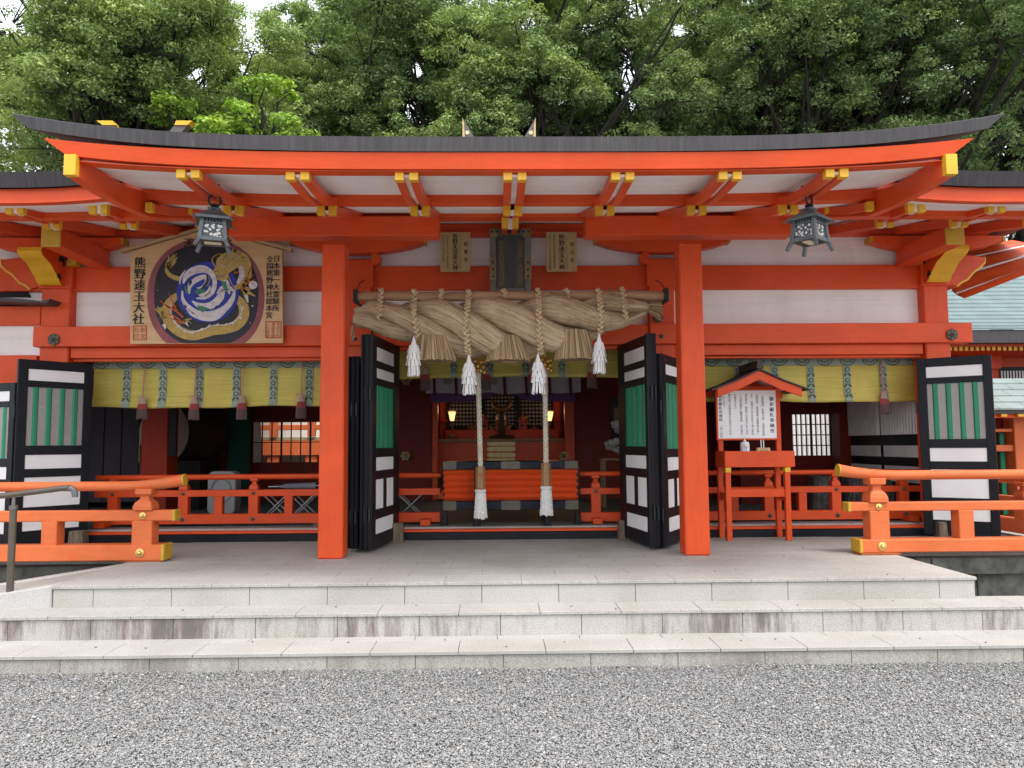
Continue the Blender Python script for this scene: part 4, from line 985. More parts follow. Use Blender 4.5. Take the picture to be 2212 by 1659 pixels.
for x, y, Yl in ((962,1130,YB+.06),(1247,1128,YB+.06),(1030,1137,YB-.10),(1183,1133,YB-.10)):
    X = xx(x, Yl, 1120); m_ = MB(); top = zz(1005) if Yl < YB else zz(1007)
    hw = .035
    s = -1 if x < 1100 else 1
    if Yl > YB: poly = [(X+s*.06,ZF+.001),(X-s*.03,ZF+.001),(X-s*.015,ZF+.15),(X+s*.0,top),(X+s*.045,top),(X+s*.02,ZF+.15)]
    else: poly = [(X-.045,ZF+.001),(X+.045,ZF+.001),(X+.032,ZF+.10),(X+.028,top if x < 1100 else zz(1095)),(X-.028,top if x < 1100 else zz(1095)),(X-.032,ZF+.10)]
    m_.prism(poly, 'y', Yl, Yl+.07); m_.build('leg', BLACK, bo, .006)
MB().prism([(xx(1178,YB+.5),ZF+.001),(xx(1168,YB+.5),ZF+.001),(xx(1168,YB+.5),zz(1097)),(xx(1178,YB+.5),zz(1097))], 'y', YB+.5, YB+.56).build('leg', BLACK, bo, .004)

# ================================================================== HANGING LANTERNS
def lacemat(name, dens):
    m, t, b = nodes(name); c = coords(t)
    v = N(t, 'ShaderNodeTexVoronoi', Scale=dens); t.links.new(c, v.inputs['Vector'])
    r_ = ramp(t, v.outputs['Distance'], [(.40, (.66,.66,.64)), (.48, (.07,.077,.082))]); t.links.new(r_.outputs[0], b.inputs['Base Color']); b.inputs['Roughness'].default_value = .5
    return m
LACE = lacemat('pierced_panel', 42)
def lantern(label, xt, yt, yring0, yring1, yroof, yeave, ybody0, ybody1, yfeet, wtop, wbot, weave, Y, rot, tilt):
    """all heights in print pixels at depth Y; built upright at the origin and then placed"""
    P = at(xt, yroof, Y); k = Y/F*1.0
    t = thing('hanging_lantern', label, 'lantern', P, 'bronze lanterns under the porch eave')
    t.rotation_euler = (0, tilt, rot)
    h = lambda v: (yroof-v)*k*1.06
    def fin(mb, nm, mt, par=t, **kw):
        o = mb.build(nm, mt, None, **kw); o.parent = par; return o
    m_ = MB(); zt = h(yt); zr = h((yring0+yring1)/2); rr = (yring1-yring0)*k/2*1.05
    m_.tube([(rr*math.cos(a), 0, zr+rr*math.sin(a)) for a in [2*PI*i/20 for i in range(21)]], .009, 8); fin(m_, 'ring', IRON, smooth=True)
    m_ = MB(); m_.lathe([(.045,-.010),(.048,0),(.028,.008),(.022,.018),(.034,.028),(.030,.042),(.010,.052)], (0,0,.006), 12); fin(m_, 'finial', IRON, smooth=30)
    # roof: square, softly curved
    we = weave*k/2; ze = h(yeave); m_ = MB(); prof = [(.05,.012),(.30*we,-.004),(.6*we,.45*ze),(.85*we,.85*ze),(we,ze)]
    vv = []
    for w_, z in prof: vv += [(-w_,-w_,z),(w_,-w_,z),(w_,w_,z),(-w_,w_,z)]
    vv += [(x, y, z-.02) for x, y, z in vv[-4:]]; n = len(prof)+1
    vv += [(x*.55, y*.55, ze-.005) for x, y, z in vv[-4:]]; n += 1
    m_.add(vv, [(4*i+j,4*i+(j+1)%4,4*i+4+(j+1)%4,4*i+4+j) for i in range(n-1) for j in range(4)]+[(3,2,1,0),(4*n-4,4*n-3,4*n-2,4*n-1)]); fin(m_, 'lantern_roof', LANT, smooth=40)
    m_ = MB()
    for sx in (-1,1):
        for sy in (-1,1): m_.tube([(sx*we*.95,sy*we*.95,ze-.01),(sx*we*1.06,sy*we*1.06,ze-.028),(sx*we*1.13,sy*we*1.13,ze-.022)], [.010,.008,.005], 6)
    fin(m_, 'eave_hook', LANT)
    z0, z1, zf = h(ybody1), h(ybody0), h(yfeet); wt, wb = wtop*k/2, wbot*k/2
    W = lambda z: wb+(wt-wb)*(z-z0)/(z1-z0)
    m_ = MB(); pt = .014
    for sx in (-1,1):
        for sy in (-1,1):
            m_.bar((sx*W(z0),sy*W(z0),z0),(sx*W(z1),sy*W(z1),z1),.030,.030,(0,1,0))
            m_.bar((sx*W(z0),sy*W(z0),z0+.01),(sx*(W(z0)+.028),sy*(W(z0)+.028),zf),.028,.028,(0,1,0))
    H_ = z1-z0
    for za, zb in ((0,.16),(.72,.78),(.93,1.0)):
        zc, hh = z0+H_*(za+zb)/2, H_*(zb-za); w_ = W(zc)
        for s in (-1,1): m_.box(-w_,w_,s*w_-.010,s*w_+.010,zc-hh/2,zc+hh/2); m_.box(s*w_-.010,s*w_+.010,-w_,w_,zc-hh/2,zc+hh/2)
    for i in range(7):
        q = (i-3)/3.5; za, zb = z0+H_*.78, z0+H_*.93; w_ = W((za+zb)/2)
        for s in (-1,1): m_.box(q*w_-.007,q*w_+.007,s*w_-.006,s*w_+.006,za,zb); m_.box(s*w_-.006,s*w_+.006,q*w_-.007,q*w_+.007,za,zb)
    fin(m_, 'lantern_frame', LANT, bevel=.002)
    m_ = MB(); za, zb = z0+H_*.16, z0+H_*.72; a, b = W(za)-.004, W(zb)-.004
    m_.add([(s1*w_,s2*w_,z) for z, w_ in ((za,a),(zb,b)) for s1, s2 in ((-1,-1),(1,-1),(1,1),(-1,1))], [(0,1,5,4),(1,2,6,5),(2,3,7,6),(3,0,4,7)]); fin(m_, 'pierced_panel', LACE)
    m_ = MB(); m_.box(-W(z0)*.98,W(z0)*.98,-W(z0)*.98,W(z0)*.98,z0+.004,z0+.014); m_.box(-b*.8,b*.8,-b*.8,b*.8,z0+H_*.78,z0+H_*.93)
    fin(m_, 'base_plate', mat('dark_base', (.035,.038,.040), .5))
    q = W(z0)*.66; m_ = MB(); m_.prism([(-q,-q*.35),(-q*.9,-q*.5),(q*.9,-q*.5),(q,-q*.35),(q,q*.35),(q*.9,q*.5),(-q*.9,q*.5),(-q,q*.35)], 'z', z0-.003, z0+.006); fin(m_, 'bottom_pane', mat('cream_pane', (.72,.64,.46), .5))
    # hook plate fixed to the rafter pair above
    m_ = MB(); m_.box(-.035,.035,-.05,.05,zt-.03,zt+.03); m_.tube([(0,0,zt-.02),(0,0,zr+rr+.012)], .012, 8); m_.tube([(0,0,zr+rr+.016),(0.02,0,zr+rr-.004),(0,0,zr+rr-.02)], .008, 6); fin(m_, 'hook', IRON)
    return t
lantern('tilted bronze lantern hanging in front of the dragon picture board', 463, 410, 422, 446, 455, 474, 474, 524, 537, 43, 53, 74, 6.06, R(17), R(1))
lantern('bronze lantern turned corner first under the right end of the porch', 1748, 408, 420, 443, 455, 474, 474, 524, 541, 45, 54, 71, 6.10, R(38), R(2))

# ================================================================== PLAQUES OVER THE ENTRANCE
def plaque(name, label, x0, x1, y0, y1, Y, cols):
    xm = (x0+x1)/2; X0, X1 = xx(x0,Y,540), xx(x1,Y,540); z1, z0 = zy(y0,Y,xm), zy(y1,Y,xm)
    t = thing(name, label, 'wooden sign', ((X0+X1)/2, Y, z0), 'wooden deity name boards over the entrance')
    MB().box(X0,X1,Y,Y+.03,z0,z1).build('board', PLAQW, t, .003)
    m_ = MB(); pp = Y/F
    for s, fx, fy, size, pitch, sq in cols:
        put_text(m_, s, X0+(X1-X0)*fx, z1-(z1-z0)*fy, Y-.004, size*pp, pitch*pp, 0, sq, .0012 if size > 8 else 0)
    m_.build('lettering', INK, t)
plaque('name_plaque', 'pale wooden name board left of the dark framed plaque', 951, 1016, 501.5, 587, 9.0,
       [('熊野夫須美大神', .49, .11, 13, 11.6, 1), ('結霊宮', .845, .30, 10, 17.5, .9), ('クマノフスミノオオカミ', .66, .10, 5, 6.9, 1), ('万物を生み成し給う熊野の母神', .24, .10, 4.6, 5.3, 1), ('諸願成就、現世の守護神', .10, .10, 4.6, 5.6, 1)])
plaque('name_plaque', 'pale wooden name board right of the dark framed plaque', 1180, 1246, 501, 587, 9.0,
       [('熊野速玉大神', .50, .13, 13.5, 13.4, 1), ('速玉宮', .84, .31, 10, 18, .9), ('クマノハヤタマノオオカミ', .66, .12, 5, 6.2, 1), ('悠久縁と結び給う最初の神様で熊野の大神', .26, .10, 4.2, 3.9, 1), ('健康、生しみ、豊かな世を拓く神様の守護神', .12, .10, 4.2, 3.9, 1)])
Y = 8.93
fp = thing('framed_plaque', 'dark framed bronze-cornered plaque with gilt characters hanging over the rope', 'plaque', (xx(1101,Y,560), Y, zy(632,Y)))
X0, X1, z0, z1 = xx(1058,Y,560), xx(1147,Y,560), zy(634,Y), zy(494,Y); fwd = .075
DARKW = wood('dark_plaque_wood', (.040,.045,.050), (.085,.092,.10), 2, (10,3,1), .5)
m_ = MB()
for a, b, c, d in ((X0,X0+fwd,z0,z1),(X1-fwd,X1,z0,z1),(X0+fwd+.001,X1-fwd-.001,z1-fwd,z1),(X0+fwd+.001,X1-fwd-.001,z0,z0+fwd)): m_.box(a,b,Y,Y+.06,c,d)
m_.build('frame', mat('dull_grey_frame', (.17,.17,.145), .5, .3, 6, metal=.3), fp, .008)
MB().box(X0+fwd-.004,X1-fwd+.004,Y+.035,Y+.055,z0+fwd-.004,z1-fwd+.004).build('panel', DARKW, fp)
m_ = MB(); g_ = mat('tarnished_bronze', (.24,.205,.11), .5, .3, 14, metal=.5)
for a, b, c, d in ((X0-.003,X0+fwd+.002,.45,.80),(X1-fwd-.002,X1+.003,.45,.80)):
    m_.box(a,b,Y-.006,Y+.02,z1-(z1-z0)*d,z1-(z1-z0)*c)
for a, b, c, d in ((X0-.003,X0+.10,z1-.10,z1+.003),(X1-.10,X1+.003,z1-.10,z1+.003),((X0+X1)/2-.06,(X0+X1)/2+.06,z1-fwd-.003,z1+.003)): m_.box(a,b,Y-.006,Y+.02,c,d)
o = m_.build('corner_fitting', g_, fp, .005)
for i in range(9): MB().lathe([(.014,0),(.010,-.008),(.001,-.010)], (X0+.03+(X1-X0-.06)*i/8, Y-.006, z1-.037), 10, axis='y').build('stud', IRON, o)
for X in (X0+.037, X1-.037):
    for i in range(3): MB().lathe([(.014,0),(.010,-.008),(.001,-.010)], (X, Y-.006, z1-(z1-z0)*(.52+.11*i)), 10, axis='y').build('stud', IRON, o)
m_ = MB(); put_text(m_, '日本第一大霊験所', (X0+X1)/2+.115, z1-.165, Y+.030, .086, .069, 0, .9, .002); put_text(m_, '根本熊野権現拝殿', (X0+X1)/2-.105, z1-.165, Y+.030, .086, .069, 0, .9, .002)
m_.build('lettering', mat('worn_gilt', (.25,.185,.085), .5, .35, 30, metal=.4), fp)

# ================================================================== DRAGON PICTURE BOARD
YE = 8.97
A = lambda p, l=0: at(246.9+.186*p[0], 493.7+.186*p[1], YE-.0022*l)
eb = thing('picture_board', 'gabled wooden picture board painted with a golden dragon coiled round a blue globe', 'picture board', A((1065,1330)))
def poly(mb, pts, l, m=0): mb.add([A(p, l) for p in pts], [tuple(range(len(pts)))], m)
def ell(cx, cy, rx, ry, n=48, p=2.0, a0=0, a1=2*PI): return [(cx+rx*math.copysign(abs(math.cos(a))**(2/p), math.cos(a)), cy-ry*math.copysign(abs(math.sin(a))**(2/p), math.sin(a))) for a in [a0+(a1-a0)*i/n for i in range(n+1)]]
def strip(mb, pts, ws, l, m=0, sub=6):
    """painted brush stroke: smooth line with changing width"""
    P = [Vector((a, b)) for a, b in pts]; n = len(P); Q = []; Wd = []
    for i in range(n-1):
        p0, p1, p2, p3 = P[max(i-1,0)], P[i], P[i+1], P[min(i+2,n-1)]
        for j in range(sub):
            t = j/sub; Q.append(.5*((2*p1)+(p2-p0)*t+(2*p0-5*p1+4*p2-p3)*t*t+(3*p1-p0-3*p2+p3)*t**3)); Wd.append(ws[i]+(ws[i+1]-ws[i])*t)
    Q.append(P[-1]); Wd.append(ws[-1]); vs_ = []
    for i, q in enumerate(Q):
        d = (Q[min(i+1,len(Q)-1)]-Q[max(i-1,0)]).normalized(); nn = Vector((-d.y, d.x)); vs_ += [A(q+nn*Wd[i]/2, l), A(q-nn*Wd[i]/2, l)]
    mb.add(vs_, [(2*i,2*i+1,2*i+3,2*i+2) for i in range(len(Q)-1)], m)
bp_ = [(187,268),(1065,12),(1946,246),(1958,1328),(184,1340)]
m_ = MB(); f_ = [A(p) for p in bp_]; b_ = [Vector((p.x, p.y+.05, p.z)) for p in f_]; n = 5
m_.add(f_+b_, [(0,1,2,3,4),(9,8,7,6,5)]+[(k,(k+1)%n,n+(k+1)%n,n+k) for k in range(n)]); m_.build('board', BOARDW, eb)
for p, q in (((72,268),(1066,-14)),((1064,-14),(2066,250))):
    P_, Q_ = A(p), A(q); MB().bar(P_+Vector((0,.02,0)), Q_+Vector((0,.02,0)), .10, .034).build('gable_batten', mat('pale_batten', (.46,.31,.16), .6, .15, 6), eb, .003)
pm = MB()
clip = lambda pts: [(x, min(y, 1331)) for x, y in pts]
ring = [q for q in ell(1062, 800, 682, 690, 72, 2.15)]
poly(pm, clip(ring)[:-1], 1, 0)
inner = clip(ell(1068, 775, 606, 590, 72, 2.4)); poly(pm, inner[:-1], 2, 1)
poly(pm, ell(1085, 738, 363, 352, 56)[:-1], 5, 2)
pm.build('painted_ground', [mat('painted_plum', (.25,.075,.085), .7, .25, 5), mat('painted_night', (.010,.010,.017), .6, .9, 7, col2=(.022,.010,.016)), None or (lambda: globe())()] if False else [mat('painted_plum', (.25,.075,.085), .7, .25, 5), mat('painted_night', (.012,.012,.02), .6, .5, 7), mat('painted_blue', (.014,.030,.30), .6, .5, 9)], eb)
gm = MB(); WH, GR, DK = 0, 1, 2
# swirling cloud strokes on the globe
for pts, ws in (([(800,640),(830,560),(900,500),(1000,470),(1090,490),(1150,560),(1165,650),(1130,740),(1050,800),(950,810)],[10,44,60,64,50,40,36,44,30,8]),
                ([(870,760),(880,660),(960,590),(1050,560),(1080,610),(1030,680),(960,690)],[8,36,44,36,40,30,6]),
                ([(790,720),(800,830),(880,930),(1000,985),(1140,990),(1280,930),(1370,820),(1400,700)],[10,28,44,40,52,50,40,8]),
                ([(810,880),(900,990),(1040,1045),(1180,1040),(1300,960)],[6,30,36,34,6]),
                ([(900,840),(1000,900),(1130,890),(1230,800),(1280,680)],[6,50,60,60,10]),
                ([(1180,480),(1240,560),(1300,640),(1340,760)],[6,40,50,10]),
                ([(940,720),(1010,770),(1090,740),(1110,660)],[6,30,34,8]),
                ([(1190,760),(1250,700),(1330,690),(1395,730)],[6,44,40,8]),
                ([(760,650),(775,560),(830,480)],[4,18,4])): strip(gm, pts, [q*1.45 for q in ws], 6, WH)
for pts in ([(820,660),(850,690),(860,740),(840,760),(815,710)], [(940,720),(1000,695),(1060,705),(1040,740),(980,772),(945,750)], [(960,895),(1020,900),(1125,938),(1040,955),(1030,975),(985,950)], [(1240,610),(1300,615),(1310,740),(1280,720),(1255,660)]): poly(gm, pts, 7, GR)
for pts, ws in (([(850,580),(885,620),(870,670)],[10,40,4]), ([(1070,540),(1085,600),(1040,680),(1000,700)],[10,36,40,4]), ([(1160,930),(1190,905),(1215,900)],[6,26,6])): strip(gm, pts, ws, 7, DK)
gm.build('globe_clouds', [mat('painted_white', (.60,.56,.58), .7, .25, 20), mat('painted_green', (.05,.20,.12), .7, .3, 14), mat('painted_slate', (.03,.04,.07), .7)], eb)
dm = MB(); GD, GD2, WT, RD, BK, GY, TN = range(7)
strip(dm, [(735,770),(650,850),(610,950),(630,1060),(700,1150),(800,1215),(920,1240),(1040,1215),(1160,1185),(1300,1165),(1420,1120),(1495,1030),(1505,930),(1460,840),(1390,790)], [60,100,120,125,125,120,115,110,105,110,120,125,118,95,60], 4, GD)
strip(dm, [(690,800),(650,920),(690,1060),(760,1150),(880,1205),(1000,1180),(1150,1125),(1300,1115),(1420,1060),(1480,960),(1450,850)], [4,8,14,12,14,12,10,12,10,10,4], 6, WT)
for x, y in ((745,1135),(820,1190),(915,1205),(1010,1170),(1100,1130),(1195,1118),(1290,1117),(1380,1100),(1468,1040),(1486,930)): poly(dm, [(x-22,y+8),(x+6,y-18),(x+22,y-14),(x+4,y+14)], 8, WT)
strip(dm, [(770,590),(680,560),(625,520),(605,470),(640,400)], [56,52,44,36,30], 4, GD)
for e in ((725,285),(735,330),(720,380),(690,290),(640,310),(610,370)): strip(dm, [(625,470),((625+e[0])/2-6,(470+e[1])/2),e], [26,34,4], 4, GD)
for e in ((715,300),(690,320),(650,330)): strip(dm, [(635,450),((635+e[0])/2-4,(450+e[1])/2),e], [4,5,2], 6, GD2)
# neck, head, mane
strip(dm, [(1400,690),(1500,640),(1545,560),(1545,450),(1500,350),(1400,300)], [50,70,86,100,120,120], 7, GD)
strip(dm, [(1430,640),(1475,560),(1478,480),(1455,430)], [30,62,62,30], 8, WT)
for i in range(6): strip(dm, [(1432+i*3,610-i*32),(1475+i*2,600-i*32),(1508,606-i*32)], [3,4,3], 9, TN)
poly(dm, [(1150,480),(1180,440),(1185,370),(1240,300),(1340,260),(1450,300),(1500,360),(1470,430),(1400,470),(1330,520),(1310,590),(1240,610),(1195,590),(1190,550),(1150,520)], 9, GD)
for e in ((1385,225),(1300,250),(1500,265),(1440,240),(1340,215),(1540,330),(1530,390),(1180,340),(1220,290),(1450,470)): strip(dm, [(1340,390),((1340+e[0])/2,(390+e[1])/2-14),e], [30,34,3], 8, GD if e[0] % 20 else GD2)
strip(dm, [(1250,380),(1300,310),(1385,225)], [18,16,4], 10, GY); strip(dm, [(1330,380),(1420,320),(1505,262)], [18,16,4], 10, GY)
strip(dm, [(1180,450),(1140,390),(1150,330),(1235,285)], [16,14,12,4], 10, GD)
strip(dm, [(1310,510),(1340,590),(1390,680),(1450,710)], [14,12,10,4], 10, GD)
for c in ((1242,432),(1318,438)): poly(dm, ell(c[0],c[1],18,14,12)[:-1], 11, WT); poly(dm, ell(c[0]-3,c[1]+1,9,9,10)[:-1], 12, BK)
for c in ((1172,500),(1198,496)): poly(dm, ell(c[0],c[1],8,7,8)[:-1], 11, BK)
strip(dm, [(1180,548),(1230,558),(1290,540)], [8,20,6], 11, TN); strip(dm, [(1260,410),(1290,415),(1330,405)], [5,8,4], 11, GD2)
# claws, flames, pearl
for e in ((475,930),(500,905),(540,915),(560,960)): strip(dm, [(580,1040),((580+e[0])/2+8,(1040+e[1])/2),e], [60,36,12], 6, GD)
strip(dm, [(580,1020),(600,1090),(590,1165)], [60,60,8], 6, GD); strip(dm, [(575,1110),(595,1170)], [50,6], 7, WT)
for e in ((900,1050),(880,1085),(860,1130)): strip(dm, [(800,1080),((800+e[0])/2,(1080+e[1])/2-8),e], [30,24,6], 7, GD)
strip(dm, [(830,1090),(860,1135)], [30,4], 8, WT)
for e in ((1640,785),(1620,690),(1560,760),(1550,860)): strip(dm, [(1500,690),((1500+e[0])/2,(690+e[1])/2+10),e], [44,36,8], 7, GD)
strip(dm, [(1530,770),(1555,862)], [50,6], 8, WT); poly(dm, ell(1612,655,52,48,14)[:-1], 8, WT)
for pts, ws in (([(800,1105),(730,1040),(660,1000),(580,990)],[24,20,14,3]),([(800,1030),(720,960),(610,900),(520,830)],[22,22,16,3]),([(740,970),(690,880),(630,745)],[18,18,3]),([(640,920),(570,880),(545,830)],[12,10,3]),([(790,1110),(700,1060),(635,1040)],[16,14,3]),([(720,940),(715,890)],[12,3]),
                ([(1470,690),(1530,600),(1600,430)],[22,26,4]),([(1500,640),(1570,590),(1620,530)],[18,16,3]),([(1470,720),(1540,640),(1635,590)],[20,16,3]),([(1440,500),(1395,520),(1400,470)],[14,16,3])): strip(dm, pts, ws, 7, RD)
for x, y, r_ in ((980,275,8),(1604,898,9),(1580,1097,5),(505,720,4),(530,1040,4),(890,1098,5)): poly(dm, ell(x,y,r_,r_*1.2,8)[:-1], 3, WT)
dm.build('painted_dragon', [mat('painted_gold', (.44,.30,.085), .7, .22, 22), mat('painted_ochre', (.24,.15,.04), .7), MATS['painted_white'], mat('painted_red', (.48,.085,.03), .7), INK, mat('painted_grey', (.24,.235,.22), .7), mat('painted_mauve', (.26,.15,.17), .7)], eb)
tm = MB(); k_ = YE/F*.186
def etext(s, x, y, size, pitch, m=0, sq=1, b=.004, l=3):
    p = A((x, y)); put_text(tm, s, p.x, p.z, YE-.0022*l, size*k_, pitch*k_, m, sq, b)
etext('熊野速玉大社', 296, 395, 138, 133, b=.008); etext('日本第一大霊験所', 1884, 350, 84, 84); etext('全国熊野神社総本宮', 1806, 357, 84, 83)
etext('天', 862, 165, 120, 100, b=.008, l=4); etext('地', 990, 160, 120, 100, b=.008, l=4); etext('水', 1318, 160, 120, 100, b=.008, l=4)
etext('新宮', 334, 1178, 66, 74, 1, b=0); etext('社印', 262, 1178, 66, 74, 1, b=0)
etext('世界文化', 1905, 1112, 46, 46, 1, b=0); etext('遺産登録', 1845, 1112, 46, 46, 1, b=0); etext('二十周年', 1785, 1112, 46, 46, 1, b=0)
for x0, x1, y0, y1 in ((220,372,1132,1292),(1757,1936,1082,1268)):
    for a, b in (((x0,y0),(x1,y0)),((x1,y0),(x1,y1)),((x1,y1),(x0,y1)),((x0,y1),(x0,y0))): tm.bar(A(a,2), A(b,2), .010, .002, (0,-1,0), 1)
tm.build('lettering', [INK, REDINK], eb)

# ================================================================== PRAYER STAND
ps_x = xx(1643, 8.9, 1000)
ps = thing('prayer_stand', 'vermilion stand with a tray, roofed notice board and four legs beside the right pillar', 'stand', (ps_x, 9.0, ZP))
YF_, YBk = 8.84, 9.02 if False else 9.24
z = lambda v, Y=YF_: zy(v, Y, 1640)
tx0, tx1 = xx(1566,YF_,990), xx(1717,YF_,990); tz0, tz1 = z(1009), z(974.5)
m_ = MB(); th = .018
for a, b, c, d in ((tx0,tx1,YF_,YF_+th),(tx0,tx1,YBk-th,YBk)): m_.box(a,b,c,d,tz0,tz1)
for a, b in ((tx0,tx0+th),(tx1-th,tx1)): m_.box(a,b,YF_+th+.001,YBk-th-.001,tz0,tz1)
m_.build('tray_side', VERM, ps, .003)
MB().box(tx0+th,tx1-th,YF_+th,YBk-th,tz0+.01,tz1-.02).build('tray_top', GLASSW, ps)
hh = .031
lx = [xx(1576,YF_,1090), xx(1705,YF_,1090)]; by = YBk-.05
for X in lx:
    for y in (YF_+.05, by):
        MB().box(X-hh,X+hh,y-hh,y+hh,ZP+.001,tz0-.002 if y < 9 else tz0-.002).build('leg', VERM, ps, .005)
    o = MB().box(X-hh*1.05,X+hh*1.05,YF_+.006,YF_+.1,tz0-.062,tz0-.003).build('leg_cap', YEL, ps, .004)
    MB().box(X-.018,X+.018,YF_+.05+hh+.001,by-hh-.001,z(1083),z(1066)).build('side_stretcher', VERM, ps, .003)
for y in (YF_+.05, by): MB().box(lx[0]+hh+.001,lx[1]-hh-.001,y-.016,y+.016,z(1074),z(1057)).build('stretcher', VERM, ps, .003)
# rear uprights, board, small gabled roof
ux = [xx(1556,YBk,900), xx(1681,YBk,900)]
for X in ux: MB().box(X-.03,X+.03,YBk+.003,YBk+.06,tz0,zy(832,YBk,1620)).build('upright', VERM, ps, .004)
sx0, sx1, sz0, sz1 = xx(1546.5,YBk-.02,900), xx(1681,YBk-.02,900), zy(951,YBk,1612), zy(840,YBk,1612)
m_ = MB(); e = .022
for a, b, c, d in ((sx0,sx1,sz1-e,sz1),(sx0,sx1,sz0,sz0+e),(sx0,sx0+e,sz0+e+.001,sz1-e-.001),(sx1-e,sx1,sz0+e+.001,sz1-e-.001)): m_.box(a,b,YBk-.035,YBk,c,d)
m_.build('board_frame', VERM, ps, .003)
sb = MB().box(sx0+e-.003,sx1-e+.003,YBk-.022,YBk-.004,sz0+e-.003,sz1-e+.003).build('notice_board', PANEL, ps)
m_ = MB(); wB, hB = sx1-sx0, sz1-sz0; pp = YBk/F
def col(s, fx, fy, size, pitch, b=.0): put_text(m_, s, sx0+wB*fx, sz1-hB*fy, YBk-.0245, size*pp, pitch*pp, 0, 1, b)
col('御祈願札奉納所', .895, .20, 9.8, 11.5, .002)
col('熊野権現（熊野大神）は現世安穏', .755, .17, 5.6, 5.75); col('心願成就　業務繁栄の御神徳が高く', .665, .12, 5.6, 5.6); col('また　御神木なぎは凪ぎで海上安全', .58, .12, 5.6, 5.6)
col('家内安全　縁結びの信仰があります', .49, .12, 5.6, 5.6); col('この御祈願札に願意住所　お名前を', .405, .12, 5.6, 5.6); col('お書き下さい', .315, .12, 5.6, 5.6)
col('節分祭で祈願成就のお焚き上げを', .225, .12, 5.6, 6.0); col('いたします', .135, .12, 5.6, 5.8); col('御祈願札初穂料', .045+.03, .14, 7.6, 8.6, .001); col('一体二百円', .078, .715, 5.4, 6.0)
m_.build('lettering', INK, sb)
ya, yb = YF_-.02, YBk+.22
rx, rz = xx(1640,ya,800), zy(800,ya,1640); rw = xx(1733,ya,850)-rx; rd = rz-zy(838,ya,1640)
def gable(nm, half, drop, top, th_, y0, y1, mt, bev=.003, sag=.0):
    L_ = [(rx-half, top-drop), (rx-half*.5, top-drop*.5-sag), (rx, top), (rx+half*.5, top-drop*.5-sag), (rx+half, top-drop)]
    return MB().prism(L_+[(x, z_-th_) for x, z_ in L_[::-1]], 'y', y0, y1).build(nm, mt, ps, bev)
gable('barge_board', rw, rd, rz, .105, ya, ya+.03, VERM, .004, .012); gable('barge_board', rw, rd, rz, .085, yb-.03, yb, VERM, .004, .012)
gable('roof_lining', rw-.03, rd-.02, rz-.006, .012, ya+.032, yb-.032, WHITE, 0, .012)
gable('stand_roof', rw+.075, rd+.035, rz+.022, .020, ya-.03, yb+.03, ROOF, .004, .012)
MB().prism([(rx-.045,rz+.02),(rx+.045,rz+.02),(rx+.028,rz+.085),(rx+.036,rz+.09),(rx+.036,rz+.115),(rx-.036,rz+.115),(rx-.036,rz+.09),(rx-.028,rz+.085)], 'y', ya-.035, yb+.035).build('ridge_cap', ROOF, ps, .003)
MB().box(rx-rw*.62,rx+rw*.62,YBk+.005,YBk+.05,rz-rd-.03,rz-rd+.05).build('tie_rail', VERM, ps, .003)
MB().box(rx-.03,rx+.03,YBk+.005,YBk+.05,rz-rd+.052,rz-.03).build('king_post', VERM, ps, .003)
# things on the tray
tz = tz1-.02
yb_ = YF_+.15; bxp = xx(1609,yb_,960)
bt = thing('pump_bottle', 'white plastic pump bottle with a purple diamond label on the stand tray', 'bottle', (bxp, yb_, tz))
m_ = MB(); m_.lathe([(.048,.0),(.052,.006),(.052,.105),(.046,.122),(.018,.130)], (bxp,yb_,tz), 24); m_.build('bottle_body', mat('milky_plastic', (.74,.74,.80), .3, .03, 4), bt, smooth=40)
m_ = MB(); m_.lathe([(.016,.131),(.016,.146),(.006,.148),(.006,.166),(.014,.168),(.014,.178)], (bxp,yb_,tz), 14); m_.bar((bxp,yb_,tz+.174),(bxp+.008,yb_-.04,tz+.170),.010,.008); m_.build('pump', PAPER, bt, smooth=40)
m_ = MB(); cy = tz+.062
def lab(p, l, m): m_.add([(bxp+x, yb_-math.sqrt(max(0,.0525**2-x*x))-l*.0008, cy+z_) for x, z_ in p], [tuple(range(len(p)))], m)
lab([(-.034,.006),(-.018,.022),(.018,.022),(.034,.006),(0,-.040)], 1, 0); lab([(-.02,.012),(-.008,.034),(.008,.034),(.02,.012),(0,.002)], 2, 1); lab([(-.012,.006),(0,-.002),(.016,.010),(.004,-.012)], 3, 2)
m_.build('label_print', [mat('purple_print', (.30,.22,.50), .5), mat('cream_print', (.80,.66,.40), .5), INK], bt)
wx = xx(1649,yb_,965)
wb_ = thing('pen_block', 'pale wooden pen holder block with two upright white pens on the tray', 'pen holder', (wx, yb_, tz))
m_ = MB(); m_.prism([(wx-.078,tz+.001),(wx+.078,tz+.001),(wx+.070,tz+.058),(wx-.070,tz+.058)], 'y', yb_-.02, yb_+.04); m_.build('block', mat('new_wood', (.62,.44,.22), .6, .1, 5, stretch=(1,8,8)), wb_, .003)
m_ = MB(); 
for i, ch in enumerate('御祈願札用ペン'): put_text(m_, ch, wx-.036+i*.0125, tz+.046, yb_-.0215, .010, .01)
for i, ch in enumerate('御祈願者'): put_text(m_, ch, wx-.040+i*.026, tz+.026, yb_-.0215, .019, .01)
m_.build('lettering', INK, wb_)
for x in (-.022, .008):
    m_ = MB(); m_.tube([(wx+x,yb_+.01,tz+.058),(wx+x-.002,yb_+.01,tz+.150)], .006, 8); m_.build('pen', PAPER, wb_, smooth=50)
tgm = mat('tag_wood', (.55,.36,.18), .6, .15, 5)
